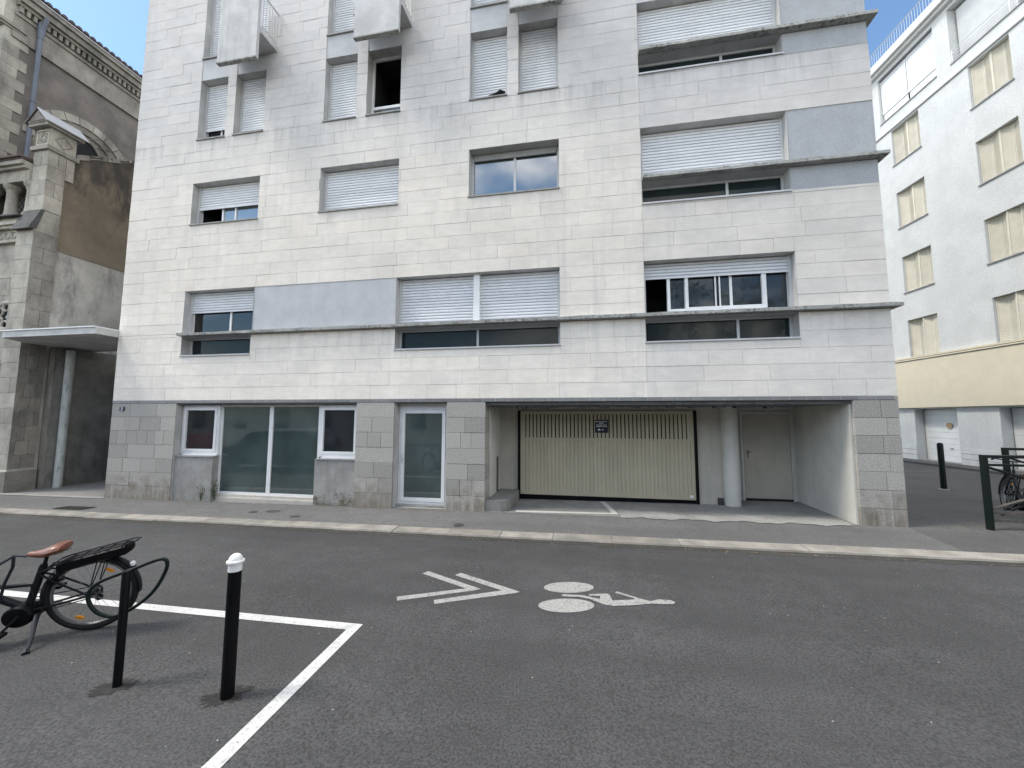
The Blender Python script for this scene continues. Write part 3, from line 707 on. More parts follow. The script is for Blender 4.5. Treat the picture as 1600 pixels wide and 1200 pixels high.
# granite piers
def pier(x0, x1, y1, rows, seed, side=False, z0=None):
    rr = random.Random(seed)
    base = gz((x0+x1)/2, .02) if z0 is None else z0
    p = MB().box(x0+.012, x1-.012, FY+.014, y1, base-.3, 2.376).build('pier', 'gjoint', bld)
    zs = [2.376-(2.376-gz(x0, .055))*k/rows for k in range(rows+1)]
    for k in range(rows):
        zt, zb = zs[k], zs[k+1]
        if k == rows-1: zb -= .06
        wid = x1-x0
        nb = {0: 1, 1: 2, 2: 3}[k % 3] if wid < 1.2 else {0: 3, 1: 4, 2: 7, 3: 3, 4: 4, 5: 3, 6: 2}[k % 7]
        cuts = [x0]+sorted(x0+wid*(j+1+rr.uniform(-.16, .16))/nb for j in range(nb-1))+[x1]
        if side: cuts = [x0, x1-(.20 if k % 2 else .28), x1] if k < rows-1 else [x0, x0+.24, x1-.20, x1]
        for a, b in zip(cuts, cuts[1:]):
            dy = rr.uniform(-.003, .003); last = side and b == x1
            MB().chbox(a+.003, b-.003 if b != x1 else b, FY+dy, (FY+.05 if not ((b == x1) or (a == x0)) else y1-.002), zb+.003, zt-.003, .004, rr.random()).build('granite_block', 'granite', p)
pier(XL, -9.955, 8.5, 7, 1); pier(-5.02, -4.10, 8.45, 7, 2); pier(-2.86, -2.005, 8.4, 7, 3); pier(4.90, XR, 8.45, 7, 4, True)
MB().box(-2.005, -1.96, 8.403, 9.42, -.3, 2.30).build('garage_side_wall', 'paintwall', bld)
# ground floor glazing between the first two piers
GY = 8.215
MB().box(-9.955, -5.02, GY+.06, GY+.10, -.2, 2.345).build('shop_backing', 'room', bld)
MB().box(-9.98, -9.945, FY+.03, GY+.06, -.2, 2.345).build('window_reveal', 'reveal', bld)
MB().box(-5.045, -5.015, FY+.052, GY+.06, -.2, 2.345).build('window_reveal', 'reveal', bld)
for x0, x1 in ((-9.93, -8.83), (-6.08, -5.03)):
    pl = MB().chbox(x0, x1, 8.06, GY+.05, -.25, 1.06, .008).build('plinth', 'plinth', bld) if False else None
M['plinth'] = plinth_concrete()
for x0, x1 in ((-9.935, -8.83), (-6.06, -5.035)):
    pl = MB().chbox(x0, x1, 8.05, GY+.05, -.25, 1.055, .008).build('plinth', 'plinth', bld)
    MB().box(x0+.02, x1+.015 if x0 < -7 else x1, 8.03, GY-.02, 1.056, 1.085).build('plinth_capping', 'sill', pl)
    MB().box(x0+.12, x1+.02 if x0 < -7 else x1, 8.10, GY-.01, 1.09, 1.115).build('window_sill', 'frame', pl)
def fixed(r, y, w, par=None, gm='film', fm='frame', inner=0., name='window'):
    x0, x1, z0, z1 = r
    m = MB(); frame_bars(m, r, y, y+.07, w); o = m.build(name, fm, bld)
    if inner:
        q = (x0+w, x1-w, z0+w, z1-w); m = MB(); frame_bars(m, q, y-.018, y+.05, inner); m.build('sash', fm, o)
        x0, x1, z0, z1 = q; w = inner
    MB().box(x0+w-.003, x1-w+.003, y+.025, y+.033, z0+w-.003, z1-w+.003).build('pane', gm, o)
    return o
fixed((-9.93, -8.84, 1.118, 2.33), GY-.05, .065, gm='glass', inner=.06)
fixed((-6.07, -5.03, 1.118, 2.33), GY-.05, .065, gm='glass', inner=.06)
fixed((-8.835, -7.41, .17, 2.34), GY, .05); fixed((-7.409, -6.075, .17, 2.34), GY, .05)
m = MB(); m.box(-8.83, -6.062, 8.12, GY+.05, -.2, .10); m.box(-8.83, -6.062, 8.16, GY+.05, .101, .168); m.build('threshold', 'dirtyframe', bld)
# glass door between second and third pier
MB().box(-4.105, -2.865, 8.36, 8.42, -.3, 2.345).build('door_backing', 'room', bld)
MB().box(-4.105, -4.075, FY+.052, 8.36, -.2, 2.345).build('window_reveal', 'reveal', bld); MB().box(-2.89, -2.862, FY+.052, 8.36, -.2, 2.345).build('window_reveal', 'reveal', bld)
m = MB(); frame_bars(m, (-4.07, -2.90, .12, 2.27), 8.22, 8.30, .06); m.box(-4.07, -2.90, 8.225, 8.30, 2.271, 2.344); dr = m.build('door', 'frame', bld)
m = MB(); frame_bars(m, (-4.005, -2.965, .185, 2.205), 8.20, 8.27, .075); m.build('door_leaf', 'frame', dr)
MB().box(-3.935, -3.035, 8.235, 8.243, .255, 2.135).build('pane', 'film', dr)
m = MB(); m.box(-3.985, -3.96, 8.17, 8.20, 1.02, 1.22, 0); m.tube([(-3.972, 8.165, 1.12), (-3.972, 8.15, 1.12), (-3.90, 8.15, 1.12)], .009, 6); m.build('handle', 'alu', dr)
m = MB(); m.box(-4.10, -2.865, 8.05, 8.30, -.2, .075); m.box(-4.08, -2.88, 8.14, 8.30, .0755, .118); m.build('door_step', 'dust', bld)
# garage recess
MB().box(-1.96, -1.485, 9.40, 9.6, -.3, 2.30).build('garage_back_wall', 'beige', bld)
MB().box(2.56, 3.12, 9.40, 9.6, -.3, 2.30).build('garage_back_wall', 'beige', bld)
m = MB(); m.box(-1.96, 3.12, 9.402, 9.6, 2.20, 2.299); m.build('garage_lintel', 'beige', bld)
MB().box(3.121, 4.905, 9.95, 10.15, -.3, 2.30).build('garage_back_wall', 'paintwall', bld)
MB().box(3.08, 3.1205, 9.601, 10.15, -.3, 2.30).build('garage_return_wall', 'paintwall', bld)
MB().box(4.86, 4.8985, FY+.055, 10.2, -.3, 2.30).build('garage_side_wall', 'paintwall', bld)
MB().box(-1.9, 3.05, 9.9, 10.0, -.3, 2.30).build('garage_dark', 'room', bld)
m = MB(); m.lathe([(.168, -.1), (.168, 2.32)], (3.27, 9.36, gz(3.3, .07)), 28); m.build('column', 'paintwall', bld, True)
m = MB(); m.box(2.98, 3.08, 9.33, 9.398, gz(3, .07), gz(3, .22)); m.build('junction_box', 'iron', bld)
# sectional gate: frame, vertical boards, slot boards, sign
GDY = 9.36
gz0, gz1 = .225, 2.195
gd = MB().box(-1.515, -1.452, GDY-.02, GDY+.08, .06, 2.20).box(2.525, 2.59, GDY-.02, GDY+.08, .06, 2.20).box(-1.452, 2.525, GDY+.02, GDY+.05, .04, gz0-.021).build('garage_door', 'black', bld)
m = MB(); m.box(-1.452, 2.525, GDY, GDY+.05, 2.125, 2.195); m.box(-1.452, 2.525, GDY, GDY+.05, gz0-.02, gz0+.055); m.box(-1.452, -1.33, GDY+.001, GDY+.05, gz0+.055, 2.125); m.box(2.45, 2.525, GDY+.001, GDY+.05, gz0+.055, 2.125); m.box(-1.33, 2.45, GDY+.004, GDY+.045, 1.50, 1.555); m.build('gate_frame', 'beigedoor', gd)
nb = 42; bw = (2.45+1.33)/nb
for i in range(nb):
    a = -1.33+i*bw
    MB().box(a+.022, a+bw-.002, GDY+.003, GDY+.03, 1.555, 2.125, random.random()).build('slot_bar', 'beigedoor', gd)
for i in range(nb):
    a = -1.33+i*bw
    m = MB(); z0, z1 = gz0+.055, 1.4995; tt = random.random()
    for xa, ya, xb, yb in ((a, .016, a+.012, .004), (a+.012, .004, a+bw-.012, .004), (a+bw-.012, .004, a+bw, .016)):
        m.face([(xa, GDY+ya, z0), (xb, GDY+yb, z0), (xb, GDY+yb, z1), (xa, GDY+ya, z1)], tt)
    m.build('gate_board', 'beigedoor', gd)
MB().box(2.40, 2.47, GDY-.004, GDY-.001, .26, .31).build('gate_plate', 'lettering', gd)
sg = thing('notice_sign', (.485, GDY-.01, 1.68), 'small dark blue notice with pale lettering fixed to the slatted garage gate', 'sign')
MB().box(.335, .635, GDY-.012, GDY-.002, 1.685, 1.985).build('sign_board', 'signnavy', sg)
m = MB(); rr = random.Random(4)
for z, x0, x1 in ((1.945, .35, .62), (1.908, .43, .54), (1.868, .365, .615), (1.832, .365, .615)):
    x = x0
    while x < x1-.012:
        w = rr.uniform(.008, .016); m.box(x, x+w, GDY-.0135, GDY-.0122, z-.009, z+.009); x += w+rr.choice((.004, .004, .004, .013))
m.box(.405, .455, GDY-.0135, GDY-.0122, 1.735, 1.775); m.box(.49, .53, GDY-.0135, GDY-.0122, 1.745, 1.768)
m.build('sign_lettering', 'lettering', sg)
# side door in the recess
sdo = MB().box(3.70, 3.755, 9.92, 9.949, .1, 2.19).box(4.76, 4.80, 9.92, 9.949, .1, 2.19).box(3.755, 4.76, 9.92, 9.949, 2.13, 2.19).build('service_door', 'paintwall', bld)
MB().box(3.765, 4.75, 9.932, 9.949, .19, 2.12).build('door_leaf', 'beige', sdo)
m = MB(); m.box(3.83, 3.865, 9.922, 9.932, 1.12, 1.30); m.tube([(3.848, 9.92, 1.25), (3.848, 9.885, 1.25), (3.92, 9.885, 1.25)], .009, 6); m.build('handle', 'sill', sdo)
m = MB(); m.box(4.855, 4.8595, 8.95, 9.48, .62, 1.10); m.build('access_hatch', 'paintwall', bld)
m = MB(); m.box(3.755, 4.76, 9.925, 9.948, .1, .185); m.build('door_gap', 'room', bld)
# rounded concrete step in the left corner of the recess
pts = [(-1.98, 8.02), (-1.55, 8.06), (-1.49, 8.30), (-1.47, 8.7), (-1.47, 9.40), (-1.98, 9.40)]
pts = [(-2.0, 8.04), (-1.66, 8.05), (-1.56, 8.12), (-1.51, 8.28), (-1.48, 9.398), (-1.962, 9.398)]
m = MB(); m.prism([(x, y, -.1) for x, y in pts], (0, 0, .405)); o = tag(m.build('garage_step', 'gfloor'), kind='structure')
# pipe stub on the side wall
MB().box(-1.958, -1.93, 8.95, 9.05, .32, 1.12).build('side_recess', 'soffit', bld)
# plate with the house number
np_ = thing('number_plate', (-11.6, FY-.01, 2.2), 'small blue enamel house number plate with a white 3 on the left pier', 'house number')
MB().box(-11.69, -11.54, FY-.016, FY-.004, 2.19, 2.295).build('plate', 'navy', np_)
fc = bpy.data.curves.new('digit', 'FONT'); fc.body = '3'; fc.size = .13; fc.extrude = .001; fc.align_x = 'CENTER'
fo = bpy.data.objects.new('digit', fc); COL.objects.link(fo)
dg = bpy.context.evaluated_depsgraph_get(); me = bpy.data.meshes.new_from_object(fo.evaluated_get(dg)); bpy.data.objects.remove(fo)
me.materials.clear(); me.materials.append(M['lettering'])
me.transform(Matrix.Translation((-11.615, FY-.0185, 2.197)) @ Matrix.Rotation(R(90), 4, 'X'))
put('digit', me, np_)


# ------------------------------------------------------------------ church on the left
ch = thing('stone_church', (-17, 8.2, 0), 'weathered stone church with buttress, arcade and tall brown nave on the left', 'church')
def blocks(par, face, a0, a1, z0, z1, fixed, h=.34, wid=.45, mat='church', depth=.03, seed=1, sgn=1, jit=.004, name='stone_block'):
    """masonry on a plane: face 'x' (plane X=fixed, seen from +X, a along Y) or 'y' (plane Y=fixed, seen from -Y, a along X)."""
    rr = random.Random(seed); n = max(1, round((z1-z0)/h)); hh = (z1-z0)/n
    for k in range(n):
        za, zb = z0+k*hh, z0+(k+1)*hh
        m_ = max(1, round((a1-a0)/wid)); off = .5 if k % 2 else 0
        cuts = [a0]+[c for c in (a0+(a1-a0)*(j+off+rr.uniform(-.12, .12))/m_ for j in range(1 if not off else 0, m_)) if a0+.06 < c < a1-.06]+[a1]
        for p, q in zip(cuts, cuts[1:]):
            d = rr.uniform(-jit, jit); g = .004; t = rr.random()
            if face == 'x': MB().box(fixed-.05, fixed+depth+d, p+g, q-g, za+g, zb-g, t).build(name, mat, par)
            else: MB().box(p+g, q-g, fixed-depth-d, fixed+.05, za+g, zb-g, t).build(name, mat, par)
# lower buttress
bt = MB().box(-16.20, -15.585, 8.155, 8.66, -.3, 7.44).build('buttress', 'churchjoint', ch)
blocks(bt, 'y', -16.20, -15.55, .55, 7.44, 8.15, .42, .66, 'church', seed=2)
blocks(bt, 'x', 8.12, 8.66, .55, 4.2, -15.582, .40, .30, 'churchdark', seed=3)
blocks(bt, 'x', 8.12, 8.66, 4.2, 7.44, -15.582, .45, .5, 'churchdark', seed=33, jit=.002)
MB().box(-16.26, -15.50, 8.07, 8.70, -.3, .52).build('buttress_foot', 'churchdark', bt)
MB().hexa([(-16.26, 8.07, .52), (-15.50, 8.07, .52), (-15.50, 8.70, .52), (-16.26, 8.70, .52), (-16.21, 8.12, .58), (-15.55, 8.12, .58), (-15.55, 8.66, .58), (-16.21, 8.66, .58)]).build('foot_chamfer', 'church', bt)
MB().hexa([(-16.22, 7.98, 7.44), (-15.52, 7.98, 7.44), (-15.52, 8.16, 7.50), (-16.22, 8.16, 7.50), (-16.16, 8.22, 8.12), (-15.54, 8.22, 8.12), (-15.54, 8.30, 8.12), (-16.16, 8.30, 8.12)]).build('weathering', 'slate', bt)
MB().hexa([(-16.19, 8.11, 7.441), (-15.56, 8.11, 7.441), (-15.56, 8.655, 7.441), (-16.19, 8.655, 7.441), (-16.14, 8.26, 8.118), (-15.56, 8.26, 8.118), (-15.56, 8.655, 8.118), (-16.14, 8.655, 8.118)]).build('weathering_core', 'church', bt)
ub = MB().box(-16.12, -15.585, 8.285, 8.655, 8.12, 10.0).build('upper_buttress', 'churchjoint', ch)
blocks(ub, 'y', -16.12, -15.555, 8.13, 10.0, 8.28, .46, .6, 'church', seed=5)
blocks(ub, 'x', 8.25, 8.66, 8.13, 10.0, -15.583, .46, .5, 'church', seed=6)
blocks(ub, 'x', 8.665, 8.86, 9.3, 10.0, -15.583, .6, .5, 'church', seed=8)
cp = MB().box(-16.18, -15.49, 8.18, 8.92, 10.0, 10.12).build('capital', 'churchdark', ch)
MB().box(-16.10, -15.56, 8.26, 8.86, 10.121, 10.70).build('capital_block', 'church', cp)
m = MB()
for x0, x1, z0, z1 in ((-16.07, -15.59, 10.17, 10.21), (-16.07, -15.59, 10.61, 10.65), (-16.07, -16.03, 10.211, 10.609), (-15.63, -15.59, 10.211, 10.609)): m.box(x0, x1, 8.235, 8.259, z0, z1)
for i in range(8):
    w = 2*math.pi*i/8; cx, cz = -15.83+.13*math.cos(w), 10.41+.13*math.sin(w)
    m.tube([(cx+.05*math.cos(q), 8.25, cz+.05*math.sin(q)) for q in [2*math.pi*j/10 for j in range(10)]], .014, 5, True)
m.build('carved_panel', 'church', cp)
m = MB(); cy, cz = 8.56, 10.41
m.tube([(-15.556, cy-.2, cz), (-15.556, cy, cz+.2), (-15.556, cy+.2, cz), (-15.556, cy, cz-.2)], .018, 4, True)
m.build('carved_panel', 'churchdark', cp)
MB().box(-16.22, -15.46, 8.12, 8.98, 10.701, 10.80).build('capital_cornice', 'churchdark', cp)
m = MB(); m.prism([(-16.24, 8.10, 10.80), (-15.44, 8.10, 10.80), (-15.84, 8.10, 11.22)], (0, .92, 0)); m.build('gable', 'churchdark', cp)
m = MB(); m.prism([(-16.12, 8.085, 10.84), (-15.56, 8.085, 10.84), (-15.84, 8.085, 11.12)], (0, .012, 0)); m.build('gable_panel', 'naverender', cp)
for sgn, zm in ((-1, 'slate'), (1, 'zinc')):
    m = MB(); m.hexa([(-15.84, 8.06, 11.225), (-15.84+sgn*.44, 8.06, 10.775), (-15.84+sgn*.44, 9.06, 10.775), (-15.84, 9.06, 11.225), (-15.84, 8.06, 11.255), (-15.84+sgn*.44, 8.06, 10.805), (-15.84+sgn*.44, 9.06, 10.805), (-15.84, 9.06, 11.255)]); m.build('gable_roof', zm, cp)
# wing wall: grey below, brown render above with a raking broken top
MB().box(-16.0, -15.62, 8.66, 16, -.3, 7.05).build('wing_wall', 'wing', ch)
rr = random.Random(11); prof = [(8.66, 7.05), (16, 7.05), (16, 12.2)]
y = 15.5; top = []
while y > 8.9: top.append((y, 10.16+(y-8.7)*.56+rr.uniform(-.05, .05))); y -= .13
prof += [(a, min(b, 11.35+.05*rr.random())) for a, b in top]+[(8.66, 10.12)]
m = MB(); m.prism([(-15.60, a, b) for a, b in prof], (-.40, 0, 0)); m.build('render_wall', 'brown', ch)
m = MB(); y = 8.90; zf = lambda y: min(10.14+(y-8.7)*.56, 11.36)
while y < 13:
    ln = rr.uniform(.10, .34); h0, h1 = rr.uniform(.02, .09), rr.uniform(.02, .09); d = rr.uniform(.05, .13); xo = -15.57-rr.uniform(0, .03); ye = y+ln-.012
    m.hexa([(-15.80, y, zf(y)-d), (xo, y, zf(y)-d), (xo, ye, zf(ye)-d), (-15.80, ye, zf(ye)-d), (-15.80, y, zf(y)+h0), (xo-.03, y+.01, zf(y)+h0), (xo-.03, ye-.02, zf(ye)+h1), (-15.80, ye, zf(ye)+h1)], rr.random()); y += ln
m.build('broken_coping', 'churchdark', ch)
# porch with arcade, in front of the nave
MB().box(-22, -16.19, 8.36, 8.6, -.3, 7.2).build('porch_wall', 'church', ch)
blocks(ch, 'y', -18.0, -16.21, 3.0, 7.2, 8.362, .55, .8, 'church', seed=21, depth=.02)
m = MB(); m.box(-22, -16.15, 8.22, 8.8, 7.2, 7.28); m.box(-22, -16.15, 8.28, 8.8, 7.281, 7.60); m.box(-22, -16.13, 8.16, 8.8, 7.601, 7.68); m.box(-22, -16.13, 8.10, 8.8, 7.681, 7.78); m.box(-22, -16.13, 8.20, 8.8, 7.781, 7.93); m.build('string_course', 'church', ch)
m = MB(); x = -18.2
while x < -16.25:
    m.tube([(x+.10*math.cos(q), 8.275, 7.44+.10*math.sin(q)) for q in [2*math.pi*j/12 for j in range(12)]], .022, 5, True); m.box(x+.12, x+.15, 8.262, 8.279, 7.32, 7.56); x += .27
m.build('carved_frieze', 'church', ch)
MB().box(-22, -16.13, 8.06, 8.9, 7.931, 7.97).build('arcade_ledge', 'slate', ch)
for x in (-16.24, -17.05, -17.86, -18.67):
    m = MB(); m.lathe([(.19, 0), (.19, .07), (.15, .10), (.165, .14), (.135, .18), (.120, .86), (.145, .90), (.13, .93), (.19, 1.0), (.20, 1.06), (.20, 1.10)], (x, 8.38, 7.971), 18); m.build('arcade_column', 'church', ch, True)
m = MB(); m.box(-22, -16.13, 8.20, 8.8, 9.072, 9.42); m.box(-22, -16.13, 8.10, 8.8, 9.421, 9.50); m.box(-22, -16.13, 8.02, 8.8, 9.501, 9.62); m.build('arcade_entablature', 'church', ch)
MB().box(-22, -16.1, 8.75, 8.85, 7.9, 9.1).build('arcade_shadow_wall', 'naverender', ch)
m = MB()
for i in range(11):
    x = -19+i*.18
    m.tube([(x, 8.70, 7.98), (x+.9, 8.70, 9.06)], .012, 4); m.tube([(x+.9, 8.705, 7.98), (x, 8.705, 9.06)], .012, 4)
m.build('arcade_lattice', 'iron', ch)
rf = MB().hexa([(-22, 8.0, 9.62), (-16.14, 8.0, 9.62), (-16.14, 8.9, 9.80), (-22, 8.9, 9.80), (-22, 8.0, 9.68), (-16.14, 8.0, 9.68), (-16.14, 8.9, 9.92), (-22, 8.9, 9.92)]).build('porch_roof', 'tile', ch)
for i in range(14):
    x = -16.22-i*.17
    m = MB(); n = 7
    m.loft([[(x+.075*math.cos(math.pi*j/n), yy, zz+.07*math.sin(math.pi*j/n)) for j in range(n+1)] for yy, zz in ((7.95, 9.67), (8.9, 9.92))], t=random.random()); m.build('roof_tile', 'tile', rf, True)
# oculus with trefoil surround
oc = MB()
oc.tube([(-16.62+.40*math.cos(q), 8.33, 4.98+.40*math.sin(q)) for q in [2*math.pi*j/28 for j in range(28)]], .07, 8, True); oc.build('oculus_ring', 'church', ch, True)
m = MB()
for i in range(6):
    w = math.pi/6+i*math.pi/3; m.tube([(-16.62+.27*math.cos(w)+.12*math.cos(q), 8.31, 4.98+.27*math.sin(w)+.12*math.sin(q)) for q in [2*math.pi*j/12 for j in range(12)]], .03, 6, True)
m.build('oculus_foil', 'church', ch, True)
m = MB(); m.face([(-16.62+.40*math.cos(q), 8.337, 4.98+.40*math.sin(q)) for q in [-2*math.pi*j/28 for j in range(28)]]); m.build('oculus_glass', 'glass', ch)
m = MB(); m.box(-22, -16.24, 8.26, 8.36, 3.55, 3.70); m.box(-22, -16.24, 8.30, 8.36, 3.30, 3.549); m.build('string_course', 'churchdark', ch)
m = MB(); m.box(-19, -16.42, 8.32, 8.35, -.2, 2.75); m.build('porch_door', 'room', ch)
# nave
NX = -18.0
MB().box(-30, NX-.03, 8.36, 26, 6, 16.0).build('nave_wall', 'naverender', ch)
m = MB(); m.box(NX-.03, NX+.04, 8.4, 26, 14.40, 15.10); m.build('frieze', 'churchdark', ch)
m = MB(); m.box(NX-.03, NX+.06, 8.4, 26, 14.33, 14.399); m.box(NX-.03, NX+.09, 8.4, 26, 15.101, 15.22); m.box(NX-.03, NX+.20, 8.4, 26, 15.42, 15.52); m.box(NX-.03, NX+.30, 8.4, 26, 15.521, 15.72); m.box(NX-.03, NX+.38, 8.4, 26, 15.721, 15.86); m.build('cornice', 'churchdark', ch)
m = MB(); y = 8.45
while y < 14: m.box(NX-.03, NX+.17, y, y+.085, 15.221, 15.419); y += .16
tag(m.build('dentils', 'churchdark', ch), kind='stuff')
m = MB(); m.box(NX+.34, NX+.41, 8.3, 26, 15.861, 15.90); m.build('gutter_edge', 'zinc', ch)
nr = MB().hexa([(-30, 8.2, 16), (NX+.36, 8.2, 15.90), (NX+.36, 26, 15.90), (-30, 26, 16), (-30, 8.2, 20), (NX+.36, 8.2, 15.96), (NX+.36, 26, 15.96), (-30, 26, 20)]).build('nave_roof', 'tile', ch)
for i in range(26):
    y = 8.35+i*.20; n = 7
    m = MB(); m.loft([[(xx, y+.09*math.cos(math.pi*j/n), zz+.10*math.sin(math.pi*j/n)) for j in range(n+1)] for xx, zz in ((NX+.44, 15.93), (NX-1.5, 16.55))], t=random.random()); m.build('roof_tile', 'tile', nr, True)
# quoins on the nave corner
for k in range(15):
    z = 9.4+k*.36; ln = .46 if k % 2 else .26
    MB().box(NX-.5, NX+.0, 8.24, 8.36+ln, z, z+.352, random.random()).build('quoin', 'church', ch)
m = MB(); m.box(NX-1.2, NX+.05, 8.14, 8.62, 14.55, 14.62); m.box(NX-1.2, NX+.10, 8.08, 8.70, 14.621, 14.72); m.build('pilaster_cornice', 'churchdark', ch)
m = MB(); m.hexa([(NX-1.2, 8.18, 14.72), (NX+.02, 8.18, 14.72), (NX+.02, 8.50, 14.72), (NX-1.2, 8.50, 14.72), (NX-1.2, 8.40, 17.0), (NX+.14, 8.20, 17.0), (NX+.14, 8.95, 17.0), (NX-1.2, 8.95, 17.0)]); m.build('pilaster_top', 'church', ch)
# arched window
m0 = MB(); m0.face([(NX-.028, 10.45+1.30*math.cos(q), 11.43+1.30*math.sin(q)) for q in [math.pi*2*j/30 for j in range(30)]]); m0.build('arch_recess', 'churchdark', ch)
av = MB().face([(NX-.024, 10.25+.72*math.cos(q), 11.62+.72*math.sin(q)) for q in [math.pi*2*j/24 for j in range(24)]]).build('arch_window', 'room', ch)
for k in range(11):
    a, b = math.pi*k/11+.008, math.pi*(k+1)/11-.008; pts = []
    for q in (a, (a+b)/2, b): pts.append((NX-.03, 10.45+1.57*math.cos(q), 11.43+1.57*math.sin(q)))
    for q in (b, (a+b)/2, a): pts.append((NX-.03, 10.45+1.30*math.cos(q), 11.43+1.30*math.sin(q)))
    MB().prism(pts, (.05, 0, 0), random.random()).build('arch_stone', 'church', ch)
m = MB()
for k in range(9):
    q = math.pi*(k+.5)/9; m.tube([(NX+.0, 10.25+.74*math.cos(q), 11.62+.74*math.sin(q)), (NX+.0, 10.40+1.24*math.cos(q), 11.45+1.24*math.sin(q))], .02, 5)
m.tube([(NX, 10.25+.74*math.cos(q), 11.62+.74*math.sin(q)) for q in [math.pi*j/16 for j in range(17)]], .045, 6)
m.tube([(NX, 10.42+1.0*math.cos(q), 11.5+1.0*math.sin(q)) for q in [math.pi*j/16 for j in range(17)]], .04, 6)
m.build('arch_tracery', 'churchdark', ch)
# downpipe
dp = MB().tube([(NX+.34, 8.98, 15.5), (NX+.16, 8.98, 15.1), (NX+.12, 8.98, 14.9), (NX+.12, 8.98, 9.6)], .062, 12).build('downpipe', 'pipe', ch, True)
for z in (12.5, 14.8): MB().tube([(NX+.12, 8.98, z), (NX+.12, 8.98, z+.06)], .078, 12).build('pipe_collar', 'pipe', dp, True)
MB().tube([(NX+.12, 8.98, 14.87), (NX+.14, 8.98, 15.3)], [.075, .11], 12).build('pipe_hopper', 'pipe', dp, True)

# passage beside the church
MB_ = MB().box(-15.80, -15.38, 8.80, 16, -.3, 4.10)
MB().box(-15.80, -15.37, 8.76, 8.80, -.2, 4.09).build('pilaster', 'churchdark', ch)
pw = tag(MB_.build('passage_wall', 'darkstone'), 'stained grey concrete wall in the dark passage under the canopy', 'wall')
cn_ = thing('entrance_canopy', (-13.5, 8.4, 0), 'flat concrete canopy on a flaking steel post between church and apartments', 'canopy')
m = MB(); m.prism([(-15.05, 7.50, 4.12), (-11.955, 7.50, 4.12), (-11.955, 9.75, 4.12), (-15.6, 9.75, 4.12), (-15.45, 8.06, 4.12)], (0, 0, .165)); m.build('canopy_slab', 'canopy', cn_)
m = MB(); m.prism([(-15.09, 7.47, 4.2855), (-11.955, 7.47, 4.2855), (-11.955, 9.75, 4.2855), (-15.6, 9.75, 4.2855), (-15.5, 8.06, 4.2855)], (0, 0, .028)); m.build('canopy_flashing', 'frame', cn_)
m = MB(); m.lathe([(.10, -.08), (.10, 4.08)], (-15.22, 9.02, gz(-15.2, .07)), 20); m.build('canopy_post', 'post', cn_, True)
gt = thing('passage_gate', (-13.6, 10.9, 0), 'black metal gate closing the dark passage left of the apartments', 'gate')
m = MB()
for i in range(24): m.box(-15.3+i*.14, -15.3+i*.14+.12, 10.88, 10.92, .05, 4.0)
m.build('gate_bars', 'black', gt); MB().box(-15.4, -11.96, 10.95, 11.0, -.2, 4.12).build('gate_sheet', 'black', gt)

# ------------------------------------------------------------------ white apartment building on the right
RQ, RU, RN = Vector((14, 19.9, 0)), Vector((.07605, -.9971, 0)), Vector((-.9971, -.07605, 0))
def T(u, w, z): p = RQ+RU*u+RN*w; return (p.x, p.y, z)
rb = thing('white_apartment_building', T(3, 0, 0), 'white roughcast apartment building with cream shutters and garage doors on the right', 'apartment building')
cols = [(.74, 2.03), (3.97, 5.26), (7.2, 8.5)]
rows = [(4.64, 6.26), (7.50, 9.10), (10.42, 12.05), (13.36, 15.0)]
WR = [(a, b, c, d) for a, b in cols for c, d in rows]
LG = [(.28, 2.88, 15.70, 17.86), (3.46, 6.5, 15.66, 17.90)]
GDR = [(.68, 2.42, .2, 2.42), (3.83, 5.57, .2, 2.42), (6.98, 8.7, .2, 2.42)]
mb = MB(); sheet_with_holes(mb, (-8, 12, -.5, 18.2), WR+LG+GDR, lambda u, z: T(u, 0, z)); mb.build('wall', 'rb', rb)
MB().box(-8, 12, -10, -.6, -.5, 18.2, T=T).build('core', 'rbtrim', rb)
def rrev(r, d, mat='rb', nm='window_reveal'):
    a, b, c, e = r; m = MB()
    m.face([T(a, 0, c), T(a, -d, c), T(a, -d, e), T(a, 0, e)]); m.face([T(b, 0, c), T(b, 0, e), T(b, -d, e), T(b, -d, c)])
    m.face([T(a, 0, e), T(a, -d, e), T(b, -d, e), T(b, 0, e)]); m.face([T(a, 0, c), T(b, 0, c), T(b, -d, c), T(a, -d, c)])
    m.face([T(a, -d, c), T(b, -d, c), T(b, -d, e), T(a, -d, e)])
    return m.build(nm, mat, rb)
for i, r in enumerate(WR):
    a, b, c, d = r
    if a > 6: continue
    rrev(r, .26)
    ajar = c < 5 or (c < 8 and a > 3)
    ws = MB().box(a-.03, b+.03, -.20, .045, c-.035, c+.006, T=T).build('window', 'rbsill', rb)
    nl = 4; w = (b-a-.02)/nl
    for k in range(nl):
        u0 = a+.01+k*w; u1 = u0+w-.008
        d0, d1 = (-.21, -.12) if k % 2 else (-.12, -.21)
        if ajar and k == 1: u1 -= .045
        if ajar and k >= 2: d0 += .06; d1 += .02
        m = MB(); nz = 30; z0, z1 = c+.02, d-.015; hz = (z1-z0)/nz; tt = random.random()
        for j in range(nz):
            za, zb = z0+j*hz, z0+(j+1)*hz
            m.face([T(u0, d0+.018, za), T(u1, d1+.018, za), T(u1, d1-.004, zb), T(u0, d0-.004, zb)], tt)
            m.face([T(u0, d0-.004, zb), T(u1, d1-.004, zb), T(u1, d1+.018, zb), T(u0, d0+.018, zb)], tt)
        for ua, da in ((u0, d0), (u1-.03, d0+(d1-d0)*.92)): m.box(ua, ua+.03, da-.005, da+.024, z0, z1, tt, T=T)
        m.build('shutter_leaf', 'rbshut', ws)
